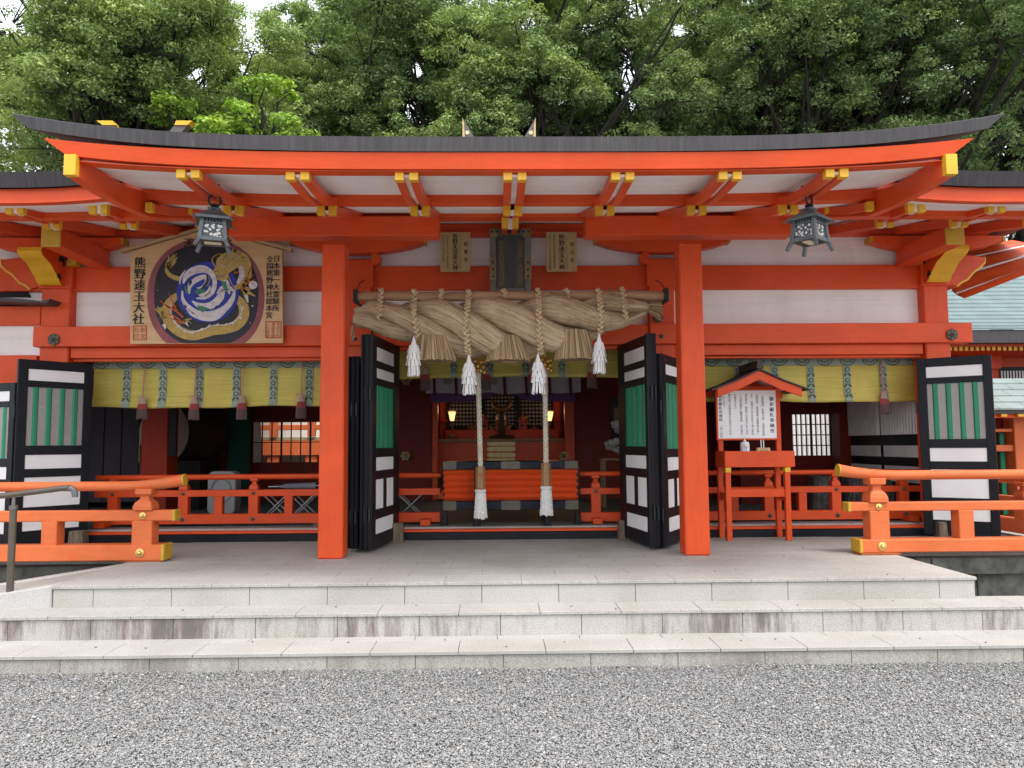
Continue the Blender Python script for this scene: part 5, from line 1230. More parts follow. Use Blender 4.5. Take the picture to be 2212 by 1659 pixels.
for i in range(9):
    X = xx(1567,yb_,965)+.02+i*.021; m_ = MB(); hgt = random.uniform(.016,.045); m_.box(-.009,.009,-.05,.05,0,hgt)
    o = m_.build('wooden_tag', tgm, None, .002, loc=(X, yb_+.03+.01*(i % 3), tz+.001)); o.rotation_euler = (0, random.uniform(-.12,.12), random.uniform(-.25,.25))
    tag(o, 'small upright wooden prayer tag in the row left of the pump bottle', 'wooden tag', 'small wooden prayer tags on the tray')

# ================================================================== INSIDE THE HALL (structure stays part of the hall)
DRED = vermilion('shaded_vermilion', (.20, .018, .007), (.14,.014,.008), .3, .5)  # vermilion darkened in its base colour, painting in the dimness of the interior
bx('inner_floor', -7.2, 5.45, 9.422, 14.2, ZF-.2, ZF-.004, FLOORI, 0)
bx('ceiling', -7.4, 3.95, 9.37, 17.0, 3.62, 3.70, mat('dark_ceiling_wood', (.05,.028,.016), .7), 0); bx('ceiling', 3.952, 5.6, 9.37, 12.45, 3.62, 3.70, MATS['dark_ceiling_wood'], 0)
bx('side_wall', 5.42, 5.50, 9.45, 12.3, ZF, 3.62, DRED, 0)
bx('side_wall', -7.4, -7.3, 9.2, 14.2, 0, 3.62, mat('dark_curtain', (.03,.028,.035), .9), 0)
YK = 14.0
def px(x): return xx(x, YK, 950)
def pz(y): return zy(y, YK)
# rear wall in strips round its openings
opens = [(262,304,926,995),(544,690,908,996)]
AX0, AX1 = px(936), px(1234)
segs = []; cur = -7.3
for x0, x1, y0, y1 in opens[:2] + [(None,)*4] + opens[2:]:
    a, b = (AX0, AX1) if x0 is None else (px(x0), px(x1))
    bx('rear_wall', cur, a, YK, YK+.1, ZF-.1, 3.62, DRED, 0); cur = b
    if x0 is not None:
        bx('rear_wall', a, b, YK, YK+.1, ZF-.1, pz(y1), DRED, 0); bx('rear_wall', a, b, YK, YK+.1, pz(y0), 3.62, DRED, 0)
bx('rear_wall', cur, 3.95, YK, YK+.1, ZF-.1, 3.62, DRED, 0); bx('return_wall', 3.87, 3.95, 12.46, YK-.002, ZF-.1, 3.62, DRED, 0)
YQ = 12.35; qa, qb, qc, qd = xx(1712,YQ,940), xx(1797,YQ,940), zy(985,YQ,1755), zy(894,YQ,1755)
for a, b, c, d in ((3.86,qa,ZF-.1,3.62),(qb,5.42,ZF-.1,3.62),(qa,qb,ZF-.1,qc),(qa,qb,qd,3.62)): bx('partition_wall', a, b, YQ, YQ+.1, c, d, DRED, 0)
m_ = MB()
for k in range(9): X = qa+(qb-qa)*k/8; wd = .014 if k % 4 else .03; m_.box(X-wd/2,X+wd/2,YQ+.03,YQ+.06,qc,qd)
for k in range(5): Z = qc+(qd-qc)*k/4; m_.box(qa,qb,YQ+.032,YQ+.055,Z-.008,Z+.008)
m_.build('window_lattice', BLACK, hall)
for i, (x0, x1, y0, y1) in enumerate(opens):
    a, b, c, d = px(x0), px(x1), pz(y1), pz(y0); m_ = MB()
    nv = max(2, int((b-a)/.17)); nh = max(2, int((d-c)/.32))
    for k in range(nv+1): X = a+(b-a)*k/nv; wd = .016 if k % 3 else .03; m_.box(X-wd/2,X+wd/2,YK+.03,YK+.06,c,d)
    for k in range(nh+1): Z = c+(d-c)*k/nh; m_.box(a,b,YK+.032,YK+.055,Z-.008,Z+.008)
    o = m_.build('window_lattice', BLACK, hall)
    if i == 9:
        m, t_, b_ = nodes('shoji_paper'); tr = N(t_, 'ShaderNodeBsdfTranslucent'); tr.inputs[0].default_value = (.72,.72,.68,1); mxs = N(t_, 'ShaderNodeMixShader', i0=.65)
        b_.inputs['Base Color'].default_value = (.7,.7,.66,1); t_.links.new(b_.outputs[0], mxs.inputs[1]); t_.links.new(tr.outputs[0], mxs.inputs[2]); t_.links.new(mxs.outputs[0], t_.nodes['Material Output'].inputs[0])
        MB().box(a,b,YK+.062,YK+.066,c,d).build('paper_pane', m, o)
# inner columns
for x0, x1, Y in ((305,362,11.4),(1815,1858,11.7),(430,490,13.6)):
    X0, X1 = xx(x0,Y,950), xx(x1,Y,950); bx('inner_column', X0, X1, Y, Y+(X1-X0), ZF, 3.62, vermilion('shaded_column_vermilion', (.42,.036,.010), (.30,.03,.012), .3, .5, (8,8,.8)) if x0 < 400 else DRED, .01)  # column reds also carry the hall's shade in their colour
bx('green_curtain', xx(492,13.3,950), xx(540,13.3,950), 13.3, 13.33, ZF, 3.4, mat('dark_green_cloth', (.006,.055,.038), .9), 0)
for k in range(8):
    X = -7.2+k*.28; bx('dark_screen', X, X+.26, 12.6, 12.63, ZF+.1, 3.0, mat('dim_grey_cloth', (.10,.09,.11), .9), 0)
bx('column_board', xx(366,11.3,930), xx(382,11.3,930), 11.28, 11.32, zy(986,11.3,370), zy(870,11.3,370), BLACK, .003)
bx('yellow_beam_end', xx(1815,11.9,1005), xx(1838,11.9,1005), 11.9, 12.0, zy(1013,11.9,1826), zy(999,11.9,1826), YEL2, .004)
# lattice doors along the right side wall
m_ = MB(); w_ = MB(); X = 5.36
for (za, zb, n) in ((zy(940,11,1925),3.1,26),(zy(985,11,1925),zy(962,11,1925),1),(zy(1035,11,1925),zy(1003,11,1925),1)):
    for yb_0, yb_1 in ((9.7,10.65),(10.75,11.65)):
        if n > 1:
            k = 13
            for i in range(k):
                y = yb_0+(yb_1-yb_0)*i/k; w_.prism([(X-.02,y),(X-.06,y+.03),(X-.06,y+.07),(X-.02,y+.09)], 'z', za, zb)
        else: w_.box(X-.03,X-.02,yb_0,yb_1,za,zb)
m_.box(X,X+.03,9.6,11.7,ZF,3.2)
o = m_.build('lattice_frame', BLACK, hall); w_.build('grey_slats', mat('pale_grey_slats', (.85,.85,.85), .5), o)
# ------------------------------------------------------------------ altar room behind the centre
YT = 14.4
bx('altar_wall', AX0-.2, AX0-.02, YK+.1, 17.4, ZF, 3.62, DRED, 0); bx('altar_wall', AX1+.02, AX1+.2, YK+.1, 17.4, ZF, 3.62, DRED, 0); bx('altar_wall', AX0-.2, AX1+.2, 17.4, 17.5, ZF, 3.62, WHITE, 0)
al = thing('altar', 'vermilion altar with gilt step fittings and a black lattice screen in the dim sanctuary', 'altar', (xx(1085,YT,1000), YT, ZF))
for x0, x1 in ((934,946),(1220,1241)): bx('altar_post', xx(x0,13.9,950), xx(x1,13.9,950), 13.86, 13.98, ZF, 3.4, VERM, .008)
def abox(nm, x0, x1, y0, y1, Y, dep, mt, bev=.004):
    xm = (x0+x1)/2; return MB().box(xx(x0,Y,950),xx(x1,Y,950),Y,Y+dep,zy(y1,Y,xm),zy(y0,Y,xm)).build(nm, mt, al, bev)
AV = VERM
abox('step_front', 946, 1222, 955, 1030, YT, .05, AV); abox('table_edge', 944, 1224, 947.5, 954.5, YT-.03, 1.3, HANDW); abox('rear_step', 962, 1208, 928, 948, YT+1.25, .06, AV)
for y in (958, 970, 983, 995):
    cx, Y_ = 1083, YT-.008; m_ = MB(); hw, hh = xx(1114,Y_,960)-xx(1083,Y_,960), .045; c = at(cx, y, Y_)
    pts = [(c.x+s*(hw-.05*(1-math.cos(a))-.0), c.z+hh*math.sin(a)) for s, rng_ in ((1, [-PI/2+PI*i/8 for i in range(9)]), (-1, [PI/2-PI*i/8 for i in range(9)])) for a in rng_]
    m_.prism(pts, 'y', Y_, Y_+.01); m_.build('gilt_fitting', BRASS, al, .002)
YL = 16.2
sc = MB(); a, b, c, d = xx(968,YL,900), xx(1194,YL,900), zy(928,YL), zy(838,YL)
nx, nz = 30, 11
for i in range(nx+1):
    X = a+(b-a)*i/nx; wd = .05 if i % 10 == 0 else .022; sc.box(X-wd/2*(1 if i % 10 else 1.6),X+wd/2*(1 if i % 10 else 1.6),YL,YL+.03,c,d)
for i in range(nz+1): Z = c+(d-c)*i/nz; sc.box(a,b,YL+.004,YL+.026,Z-.015,Z+.015)
o = sc.build('lattice_screen', BLACK, al); MB().box(a,b,YL+.05,YL+.06,c,d).build('screen_paper', WHITE, o)
abox('screen_sill', 968, 1194, 922, 930, YL-.04, .08, BLACK)
for x in (953, 1205): m_ = MB(); X = xx(x,YL-.2,900); m_.tube([(X,YL-.2,ZF+.5),(X,YL-.2,3.5)], .10, 16); m_.build('round_column', VERM, al, smooth=50)
for s, x in ((-1,966),(1,1196)):
    m_ = MB(); m_.tube([(xx(x-12*s*-1,YL-.5,908),YL-.5,zy(908,YL-.5)),(xx(x,YL-.5,908),YL-.5,zy(908,YL-.5))], .04, 10); m_.build('short_rail', VERM, al, smooth=50)
# lit standing lamps
def slamp(x, label):
    Y = 15.0; X = xx(x,Y,900); z = lambda v: zy(v, Y, x)
    t = thing('standing_lamp', label, 'lamp', (X, Y, z(947)), 'lit lamps on the altar')
    m_ = MB(); m_.lathe([(.10,0),(.09,.04),(.04,.06),(.02,.10),(.014,z(914)-z(947))], (X,Y,z(947)), 10); m_.build('lamp_stand', mat('brown_lacquer', (.08,.03,.02), .4), t)
    m_ = MB(); m_.bar((X,Y,z(909)),(X,Y,z(890)),.075,.075,(0,1,0),w2=.145,h2=.145); m_.build('lamp_shade', emit('lamp_paper', (1,.46,.16), 1.1), t)
    m_ = MB(); 
    for sx in (-1,1):
        for sy in (-1,1): m_.bar((X+sx*.04,Y+sy*.04,z(911)),(X+sx*.077,Y+sy*.077,z(888.5)),.014,.014,(0,1,0))
    for zz_, hw in ((z(911),.046),(z(888.5),.088)):
        for s in (-1,1): m_.box(X-hw,X+hw,Y+s*hw-.007,Y+s*hw+.007,zz_-.008,zz_+.008); m_.box(X+s*hw-.007,X+s*hw+.007,Y-hw,Y+hw,zz_-.008,zz_+.008)
    m_.build('lamp_frame', INK, t)
    pl_ = bpy.data.lights.new('lamp_glow', 'POINT'); pl_.energy = 2; pl_.color = (1,.55,.25); pl_.shadow_soft_size = .08
    lo = bpy.data.objects.new('lamp_glow', pl_); COL.objects.link(lo); lo.parent = t; lo.location = (0, -.16, .55)
slamp(977, 'lit paper lamp left of the altar mirror'); slamp(1187, 'lit paper lamp beside the right bell rope on the altar')
# mirror stand
Y = 15.2; X = xx(1083,Y,880); mr_ = thing('altar_mirror', 'dark gilt framed crescent mirror ornament on a black pedestal at the altar centre', 'mirror', (X,Y,zy(947,Y)))
m_ = MB(); cz = zy(866,Y); m_.tube([(X+.175*math.cos(a),Y,cz+.17*math.sin(a)) for a in [PI*.92+PI*1.16*i/20 for i in range(21)]], [.015+.05*math.sin(PI*i/20) for i in range(21)], 10); m_.build('crescent', mat('gilt_dark', (.20,.13,.05), .4, .4, 20, metal=.6), mr_, smooth=50)
m_ = MB(); m_.lathe([(.24,0),(.24,.05),(.07,.07),(.06,.30),(.05,.36),(.05,.60)], (X,Y,zy(947,Y)), 12); m_.build('pedestal', INK, mr_)
m_ = MB(); m_.bar((X-.05,Y-.05,cz+.16),(X-.07,Y-.05,cz+.02),.06,.01); m_.bar((X+.05,Y-.05,cz+.19),(X+.05,Y-.05,cz+.06),.06,.01); m_.build('red_ribbon', flat('red_cloth', (.45,.03,.03)), mr_)
for x, lb in ((1046,'red offering stand half hidden by the left bell rope'),(1082,'red offering stand with two white jars at the altar centre'),(1128,'red offering stand with a fruit pile on the right of the altar')):
    Y = 15.3; X = xx(x,Y,920); z0 = zy(929,Y); t = thing('offering_stand', lb, 'offering stand', (X,Y,z0), 'offering stands on the altar')
    m_ = MB(); m_.box(X-.11,X+.11,Y-.10,Y+.10,z0+.17,z0+.20); m_.bar((X,Y,z0),(X,Y,z0+.17),.18,.16,(0,1,0),w2=.13,h2=.12); m_.build('stand', flat('red_lacquer', (.28,.03,.02), .4), t, .004)
    m_ = MB(); m_.lathe([(.03,0),(.03,-.004)], (X,Y-.083,z0+.08), 12, axis='y'); m_.build('round_hole', INK, t)
    m_ = MB()
    if x == 1082:
        for s in (-1,1): m_.lathe([(.035,0),(.045,.03),(.04,.07),(.018,.09),(.024,.11)], (X+s*.06,Y,z0+.201), 12)
        m_.build('white_jar', PANEL, t, smooth=50)
    else: 
        for q in ((-.04,0,.03),(.04,0,.03),(0,-.03,.03),(0,.02,.08)): m_.ball((X+q[0],Y+q[1],z0+.20+q[2]), .038, 10, 6)
        m_.build('fruit', flat('dull_orange_fruit', (.30,.10,.04)), t, smooth=True)
for x, f in ((1028,1),(1071,.7),(1095,.7),(1142,1)):
    Y = 15.8; X = xx(x,Y,920); m_ = MB(); z0 = zy(930,Y)
    for q in range(9): m_.ball((X+random.uniform(-.14,.14)*f,Y,z0+.03+random.random()**2*.26*f), random.uniform(.03,.06), 8, 5)
    m_.build('gilt_leaf_ornament', BRASS, al)
# white curtain with maroon strips, purple drape
Y = 13.2; cz0, cz1 = zy(849,Y), zy(800,Y)
cu = thing('striped_curtain', 'white curtain with narrow maroon strips hanging under the central blind', 'curtain', (xx(1085,Y,830),Y,cz1))
def drape(nm, x0, x1, z0f, z1, Y, mt, par, n=60, fold=.02):
    X0, X1 = xx(x0,Y,850), xx(x1,Y,850); m_ = MB(); vv = []
    for i in range(n+1):
        s = i/n; X = X0+(X1-X0)*s
        for j in range(7): vv.append((X, Y+fold*math.sin(s*28), z1+(z0f(s)-z1)*j/6))
    m_.add(vv, [(i*7+j,i*7+j+1,(i+1)*7+j+1,(i+1)*7+j) for i in range(n) for j in range(6)]); return m_.build(nm, mt, par, smooth=True)
drape('cloth', 920, 1255, lambda s: cz0+.01*math.sin(s*20), cz1, Y, mat('white_cloth', (.62,.58,.62), .9, .05, 5), cu)
for x in (938, 985, 1035, 1090, 1137, 1187, 1232):
    m_ = MB(); X = xx(x,Y-.04,830); m_.bar((X-.01,Y-.045,cz1),(X+.01,Y-.045,cz0-.05),.05,.004,(0,1,0)); m_.build('maroon_strip', flat('maroon_ribbon', (.14,.008,.012)), cu)
m_ = MB()
for x in (967, 1066):
    c = at(x, 823, Y-.04)
    for k in range(6): a = k*PI/3; m_.ball((c.x+.055*math.cos(a), c.y, c.z+.045*math.sin(a)), (.035,.004,.028), 8, 4)
    m_.ball(tuple(c), (.03,.005,.03), 8, 4)
m_.build('crest', flat('faint_gold_crest', (.36,.30,.22)), cu)
Y = 13.5; pd = thing('purple_drape', 'deep purple drape gathered up at the middle above the altar', 'curtain', (xx(1085,Y,850),Y,zy(835,Y)))
drape('cloth', 930, 1243, lambda s: zy(868,Y)+.16*math.exp(-((s-.5)/.13)**2), zy(830,Y), Y, mat('purple_cloth', (.15,.08,.23), .85, .1, 6), pd, fold=.03)
for x, y in ((878,822),(1232,822),(876,985),(1218,985)):
    Y = 13.9; c = at(x, y, Y); m_ = MB()
    for k in range(6): m_.ball((c.x+.06*math.cos(k*PI/3), Y-.03, c.z+.06*math.sin(k*PI/3)), (.04,.015,.04), 8, 4)
    m_.ball((c.x,Y-.04,c.z), .03, 8, 5); m_.build('gilt_flower', BRASS, hall, smooth=True)
# ------------------------------------------------------------------ things on the inner floor
def drum():
    Y = 12.3; c = at(354, 934, Y); t = thing('taiko_drum', 'big dark taiko drum with studded pale head behind the red column', 'drum', (c.x, Y, ZF))
    d = Vector((.34,.94,0)).normalized(); Rr = .50; 
    def disc(nm, segs, mt, **k):
        m_ = MB(); a = Vector((-d.y,d.x,0)); b = Vector((0,0,1)); vv = []; n = 32
        for rr, q in segs: vv += [c+d*q+(a*math.cos(2*PI*i/n)+b*math.sin(2*PI*i/n))*rr for i in range(n)]
        m_.add(vv, [(i*n+j,i*n+(j+1)%n,(i+1)*n+(j+1)%n,(i+1)*n+j) for i in range(len(segs)-1) for j in range(n)]+[tuple(range(n)), tuple((len(segs)-1)*n+j for j in range(n))]); return m_.build(nm, mt, t, **k)
    disc('drum_body', [(Rr,0),(Rr*1.10,.2),(Rr*1.16,.45),(Rr*1.10,.7),(Rr,.9)], mat('dark_drum_wood', (.035,.018,.012), .4), smooth=50)
    h = disc('drum_head', [(Rr*.97,-.012),(Rr*.97,.004)], mat('drum_skin', (.66,.55,.47), .8))
    m_ = MB(); a = Vector((-d.y,d.x,0))
    for i in range(60): an = 2*PI*i/60; m_.ball(c+d*.05+(a*math.cos(an)+Vector((0,0,1))*math.sin(an))*Rr*1.02, .018, 6, 4)
    m_.build('stud', INK, t)
    m_ = MB(); m_.box(c.x-.25,c.x+.6,Y-.05,Y+.8,ZF,c.z-Rr*.9); m_.build('drum_stand', INK, t)
drum()
c = at(478, 1058, 11.0); ht = thing('white_heater', 'white rounded appliance with a large ring on its front behind the inner railing', 'heater', (c.x, 11.0, ZF))
def rrect(cx, cz, hw, hh, r_, n=6): return [(cx+sx*(hw-r_)+r_*math.cos(a), cz+sz*(hh-r_)+r_*math.sin(a)) for sx, sz, a0 in ((1,1,0),(-1,1,PI/2),(-1,-1,PI),(1,-1,1.5*PI)) for a in [a0+PI/2*i/n for i in range(n+1)]]
hz0 = ZF+.02; hz1 = zy(1018,11.0,478); hm = (hz0+hz1)/2
MB().prism(rrect(c.x,hm,.195,(hz1-hz0)/2,.09),'y',11.0,11.25).build('housing', mat('white_plastic', (.36,.36,.36), .5), ht, .012)
m_ = MB(); m_.tube([(c.x+.14*math.cos(a),10.995,hm+.03+.17*math.sin(a)) for a in [2*PI*i/28 for i in range(29)]], .010, 8); m_.build('front_ring', mat('light_grey_plastic', (.24,.24,.24), .5), ht, smooth=True)
MB().box(c.x-.2,c.x+.2,10.95,11.3,ZF,ZF+.018).build('heater_base', MATS['light_grey_plastic'], ht, .004)
STEEL = mat('steel_tube', (.45,.45,.46), .3, .1, 6, metal=.8)
for x, lb in ((600,'folding stool with crossed steel legs nearer the white heater'),(658,'folding stool with crossed steel legs next to the left pillar'),(888,'folding stool seen behind the left folding door')):
    Y = 10.6; c = at(x, 1062, Y); t = thing('folding_stool', lb, 'stool', (c.x, Y, ZF), 'folding stools inside the hall')
    MB().box(c.x-.22,c.x+.22,Y-.15,Y+.15,c.z-.012,c.z+.012).build('seat', mat('pale_canvas', (.52,.51,.53), .9), t, .006)
    for y in (Y-.12, Y+.12):
        for s in (-1,1): m_ = MB(); m_.tube([(c.x-s*.18,y,c.z-.012),(c.x+s*.16,y+.02*s,ZF+.012)], .012, 8); m_.build('leg', STEEL, t, smooth=50)
c = at(635, 1054, 10.55); um = thing('rolled_parasol', 'rolled grey parasol with a steel shaft lying across the folding stools', 'parasol', tuple(c))
m_ = MB(); m_.tube([(c.x-.22,c.y,c.z+.02),(c.x-.1,c.y,c.z+.025),(c.x+.3,c.y,c.z+.03)], [.012,.035,.045], 10); m_.build('grey_cloth', mat('grey_nylon', (.22,.22,.27), .6), um, smooth=50)
m_ = MB(); m_.tube([(c.x-.34,c.y,c.z+.018),(c.x+.55,c.y,c.z+.034)], .012, 8); m_.build('shaft', STEEL, um, smooth=50)
PLAS = None
m, t_, b_ = nodes('clear_film'); b_.inputs['Base Color'].default_value = (.10,.09,.09,1); b_.inputs['Roughness'].default_value = .12; b_.inputs['Specular IOR Level'].default_value = .9
cc = coords(t_, (6,6,1)); nn_ = N(t_, 'ShaderNodeTexNoise', Scale=4, Detail=4, Distortion=1.5); t_.links.new(cc, nn_.inputs['Vector']); bp = N(t_, 'ShaderNodeBump', Strength=.9, Distance=.05); t_.links.new(nn_.outputs['Fac'], bp.inputs['Height']); t_.links.new(bp.outputs[0], b_.inputs['Normal']); PLAS = m
for x, lb in ((1776,'dark stack under glossy clear film left of the railing post'),(1850,'dark stack under glossy clear film behind the curved rail end'),(1915,'dark stack under glossy clear film near the door')):
    Y = 10.7; c = at(x, 1098, Y); zt = zy(1028,Y,x); m_ = MB(); n = 40; vv = []
    for j, (q, k) in enumerate(((0,1.18),(.3,1.1),(.7,.98),(.97,.9),(1,.8))):
        for i in range(n):
            a = 2*PI*i/n; rx_ = .17*(1+.35*abs(math.cos(2*a)))*0+.20; w_ = k*(1+.05*math.sin(9*a+j*.8)*(1-q*.6)); e = 4
            ca, sa = math.cos(a), math.sin(a); f_ = (abs(ca)**e+abs(sa)**e)**(-1/e)
            vv.append((c.x+.19*w_*ca*f_+.03*q, Y+.22*w_*sa*f_, ZF+.002+(zt-ZF)*q))
    m_.add(vv, [(i*n+j,i*n+(j+1)%n,(i+1)*n+(j+1)%n,(i+1)*n+j) for i in range(4) for j in range(n)]+[tuple(4*n+j for j in range(n))])
    tag(m_.build('covered_stack', PLAS, None, smooth=60, loc=(c.x, Y, ZF)), lb, 'covered stack', 'film covered stacks in the right bay')
# pale dragon carving on a low stand at the right of the altar
c = at(1332, 985, 12.0); dg = thing('dragon_carving', 'pale grey carved dragon figure on a small stand by the right folding door', 'carving', (c.x, 12.0, ZF))
DC = mat('pale_carving', (.40,.38,.37), .7, .2, 20)
m_ = MB(); base = zy(990,12.0,1332)
pth = [(c.x+.20*math.cos(a*1.3)*(1-.06*a)+.02*a, 12.0+.08*math.sin(a*1.3), base+.07+.055*a) for a in [i*.16 for i in range(52)]]
m_.tube(pth, [.05+.012*math.sin(i*1.1) if i < 44 else .05*(52-i)/9+.02 for i in range(52)], 10)
for i in range(16): p = pth[3*i]; m_.ball((p[0]-.03,p[1]-.05,p[2]+.03), (.05,.03,.035), 8, 5)
e = pth[-1]; m_.ball((e[0]-.10,e[1]-.03,e[2]+.02), (.13,.06,.05), 10, 6); m_.tube([(e[0]-.2,e[1],e[2]-.03),(e[0]-.08,e[1],e[2]-.02)], .025, 8)
m_.build('dragon_body', DC, dg, smooth=60)
m_ = MB(); m_.box(c.x-.26,c.x+.28,11.85,12.2,base-.03,base); [m_.box(c.x+a,c.x+a+.05,y,y+.05,ZF,base-.031) for a in (-.24,.2) for y in (11.87,12.12)]; m_.build('carving_stand', mat('dim_wood', (.22,.13,.06), .6), dg, .003)
c = at(1340, 925, 12.6); t = thing('hanging_scroll_frame', 'dark framed golden brown panel on the wall right of the altar', 'picture', (c.x,12.6,c.z))
MB().box(c.x-.16,c.x+.30,12.6,12.64,zy(945,12.6,1340),zy(858,12.6,1340)).build('frame', BLACK, t, .004); MB().box(c.x-.10,c.x+.24,12.59,12.60,zy(935,12.6,1340),zy(880,12.6,1340)).build('panel', mat('brown_gold_panel', (.16,.09,.02), .5, .4, 8), t)

# ================================================================== BEHIND: neighbouring shrine buildings
# veranda building seen through the rear windows
vb = thing('rear_veranda_building', 'bright vermilion veranda building seen through the rear windows', 'building', (-5, 22, 0))
for nm, a, b, c, d, e_, f_, mt in (('floor_beam',-12,-1.0,21.5,21.8,1.35,1.75,VERM2),('veranda_wall',-12,-1,23.5,23.7,0,5,WHITE),('veranda_floor',-12,-1,21.6,23.5,1.76,1.85,mat('moss_floor',(.30,.30,.16),.8))):
    MB().box(a,b,c,d,e_,f_).build(nm, mt, vb, .01)
for k in range(11): X = -11.5+k*1.05; MB().box(X-.16,X+.16,21.55,21.85,0,1.34).build('pier', VERM2, vb, .01); MB().box(X-.10,X+.10,21.5,21.7,1.86,2.5).build('rail_post', VERM2, vb, .01)
for z in (2.05, 2.40): MB().box(-12,-1,21.52,21.68,z,z+.14).build('rail', VERM2, vb, .01)
m_ = MB(); m_.tube([(-12,21.6,2.66),(-1.3,21.6,2.66),(-.9,21.6,2.74)], .10, 12); m_.build('top_rail', VERM2, vb, smooth=50)
wf = thing('white_backdrop', 'added white ribbed backdrop outside the right rear window', 'fence', (7.6, 18.5, 0)); m_ = MB()  # added pale backdrop seen through the window, standing in for folded white cloth
for k in range(24): m_.prism([(6.3+k*.12,18.5),(6.36+k*.12,18.47),(6.42+k*.12,18.5),(6.42+k*.12,18.55),(6.3+k*.12,18.55)], 'z', 0, 2.9)
m_.build('ribbed_panel', PANEL, wf); m_ = MB(); m_.box(6.25,9.3,18.44,18.6,2.9,3.0); m_.build('top_cap', STEEL, wf)
bf = thing('bamboo_fence', 'yellowish bamboo fence outside the small left rear window', 'fence', (-8.8, 18, 0)); m_ = MB()
for k in range(60): m_.tube([(-10.6+k*.06,18,0),(-10.6+k*.06,18,1.75)], .028, 6)
m_.build('bamboo_poles', mat('bamboo_yellow', (.55,.44,.20), .6, .2, 6), bf, smooth=50)
m_ = MB(); [m_.tube([(-10.7,17.96,z),(-7,17.96,z)], .03, 6) for z in (.4,1.0,1.6)]; m_.build('bamboo_rail', MATS['bamboo_yellow'], bf, smooth=50)
# rear shrines with forked roof finials
COPR = mat('copper_patina', (.22,.30,.28), .6, .15, 3)
def rear(name, label, x, Y, ridge, hw, length):
    t = thing(name, label, 'shrine', (x, Y, 0))
    m_ = MB(); m_.prism([(x-hw,ridge-hw*.75),(x,ridge),(x+hw,ridge-hw*.75),(x+hw,ridge-hw*.75-.2),(x,ridge-.25),(x-hw,ridge-hw*.75-.2)], 'y', Y, Y+length); m_.build('roof', ROOF, t)
    MB().box(x-hw*.62,x+hw*.62,Y+.8,Y+length-.8,0,ridge-hw*.6).build('wall', VERM2, t); return t
Yc = 18.0; zt = zy(259,Yc,1075); xa, xb = xx(1000,Yc,262), xx(1156,Yc,262); xm = (xa+xb)/2
t = rear('rear_shrine', 'small rear shrine with gold tipped pointed finials peeking over the roof centre', xm, Yc, zt-1.15, 2.6, 5)
for x, s in ((xa,-1),(xb,1)):
    d = .38; m_ = MB(); p0 = (xm, zt-1.05); pts = [(x, zt), (x+s*.0, zt-.45), (xm-s*-.12, zt-1.25), (xm-s*.12, zt-1.15)]
    pts = [(x, zt), (x, zt-.60), (x-s*.35, zt-1.3), (x-s*.75, zt-1.3)]
    m_.prism(pts, 'y', Yc-.1, Yc+.02); o = m_.build('finial_board', mat('grey_finial', (.09,.08,.07), .6), t)
    m_ = MB(); m_.prism([(x+s*.006, zt+.02), (x+s*.006, zt-.58), (x-s*.05, zt-.50), (x-s*.03, zt-.14)], 'y', Yc-.106, Yc+.026); m_.build('gold_tip', mat('aged_gilt', (.50,.37,.15), .5, .2, 9), o)
    m_ = MB(); m_.lathe([(.05,0),(.05,-.012)], (x-s*.11, Yc-.105, zt-.36), 12, axis='y'); m_.build('gold_boss', mat('cream_gold', (.6,.5,.3), .5), o)
Yl = 19.0; zl = zy(266,Yl,300); xl, xr = xx(231,Yl,268), xx(402,Yl,268); xm = (xl+xr)/2
t = rear('rear_shrine', 'rear shrine with flat cut yellow topped finials peeking over the roof left part', xm, Yl, zl-1.1, 2.6, 5)
for x, s in ((xl,-1),(xr,1)):
    m_ = MB(); m_.prism([(x-.17, zl), (x+.17, zl), (xm-s*.0+.12, zl-1.2), (xm-.12, zl-1.2)], 'y', Yl-.1, Yl+.1); o = m_.build('finial_board', MATS['grey_finial'], t)
    m_ = MB(); m_.prism([(x-.20, zl+.012), (x+.20, zl+.012), (x+.18-s*.10, zl-.10), (x-.14-s*.10, zl-.10)], 'y', Yl-.13, Yl+.13); m_.build('gold_tip', YEL, o)
# right: green roofed hall and the roofed corridor in front of it
Yr = 15.5; rb = thing('green_roof_hall', 'shrine hall with a pale green copper roof beyond the right end', 'building', (12, Yr, 0))
def cmat():
    m, t_, b = nodes('striped_copper_roof'); c = coords(t_); wv = N(t_, 'ShaderNodeTexWave', Scale=2.6, Distortion=1.2, wave_type='BANDS', bands_direction='Z'); wv.inputs['Detail'].default_value = 3; wv.inputs['Detail Scale'].default_value = 2; t_.links.new(c, wv.inputs[0])
    n = N(t_, 'ShaderNodeTexNoise', Scale=3, Detail=5); t_.links.new(c, n.inputs['Vector'])
    r_ = ramp(t_, wv.outputs['Fac'], [(.05,(.15,.21,.20)),(.22,(.34,.43,.42)),(1,(.42,.50,.49))]); r2 = ramp(t_, n.outputs['Fac'], [(.3,(.85,.85,.85)),(.7,(1.05,1.05,1.05))])
    mx = N(t_, 'ShaderNodeMixRGB', blend_type='MULTIPLY', i0=1.0); t_.links.new(r_.outputs[0], mx.inputs[1]); t_.links.new(r2.outputs[0], mx.inputs[2]); t_.links.new(mx.outputs[0], b.inputs['Base Color']); b.inputs['Roughness'].default_value = .5; return m
ze = zy(713,Yr,2150); x0 = xx(2040,Yr,700); m_ = MB()
nst = 22
for i in range(nst):
    q0, q1 = i/nst, (i+1)/nst; f_ = lambda q: (Yr+4.5*q, ze+.02+2.9*q**1.15)
    (ya_, za_), (yb_2, zb_) = f_(q0), f_(q1); m_.add([(x0,ya_,za_+.03),(x0+14,ya_,za_+.03),(x0+14,yb_2,zb_),(x0,yb_2,zb_),(x0,ya_,za_-.01),(x0+14,ya_,za_-.01)], [(0,1,2,3),(4,5,1,0)])
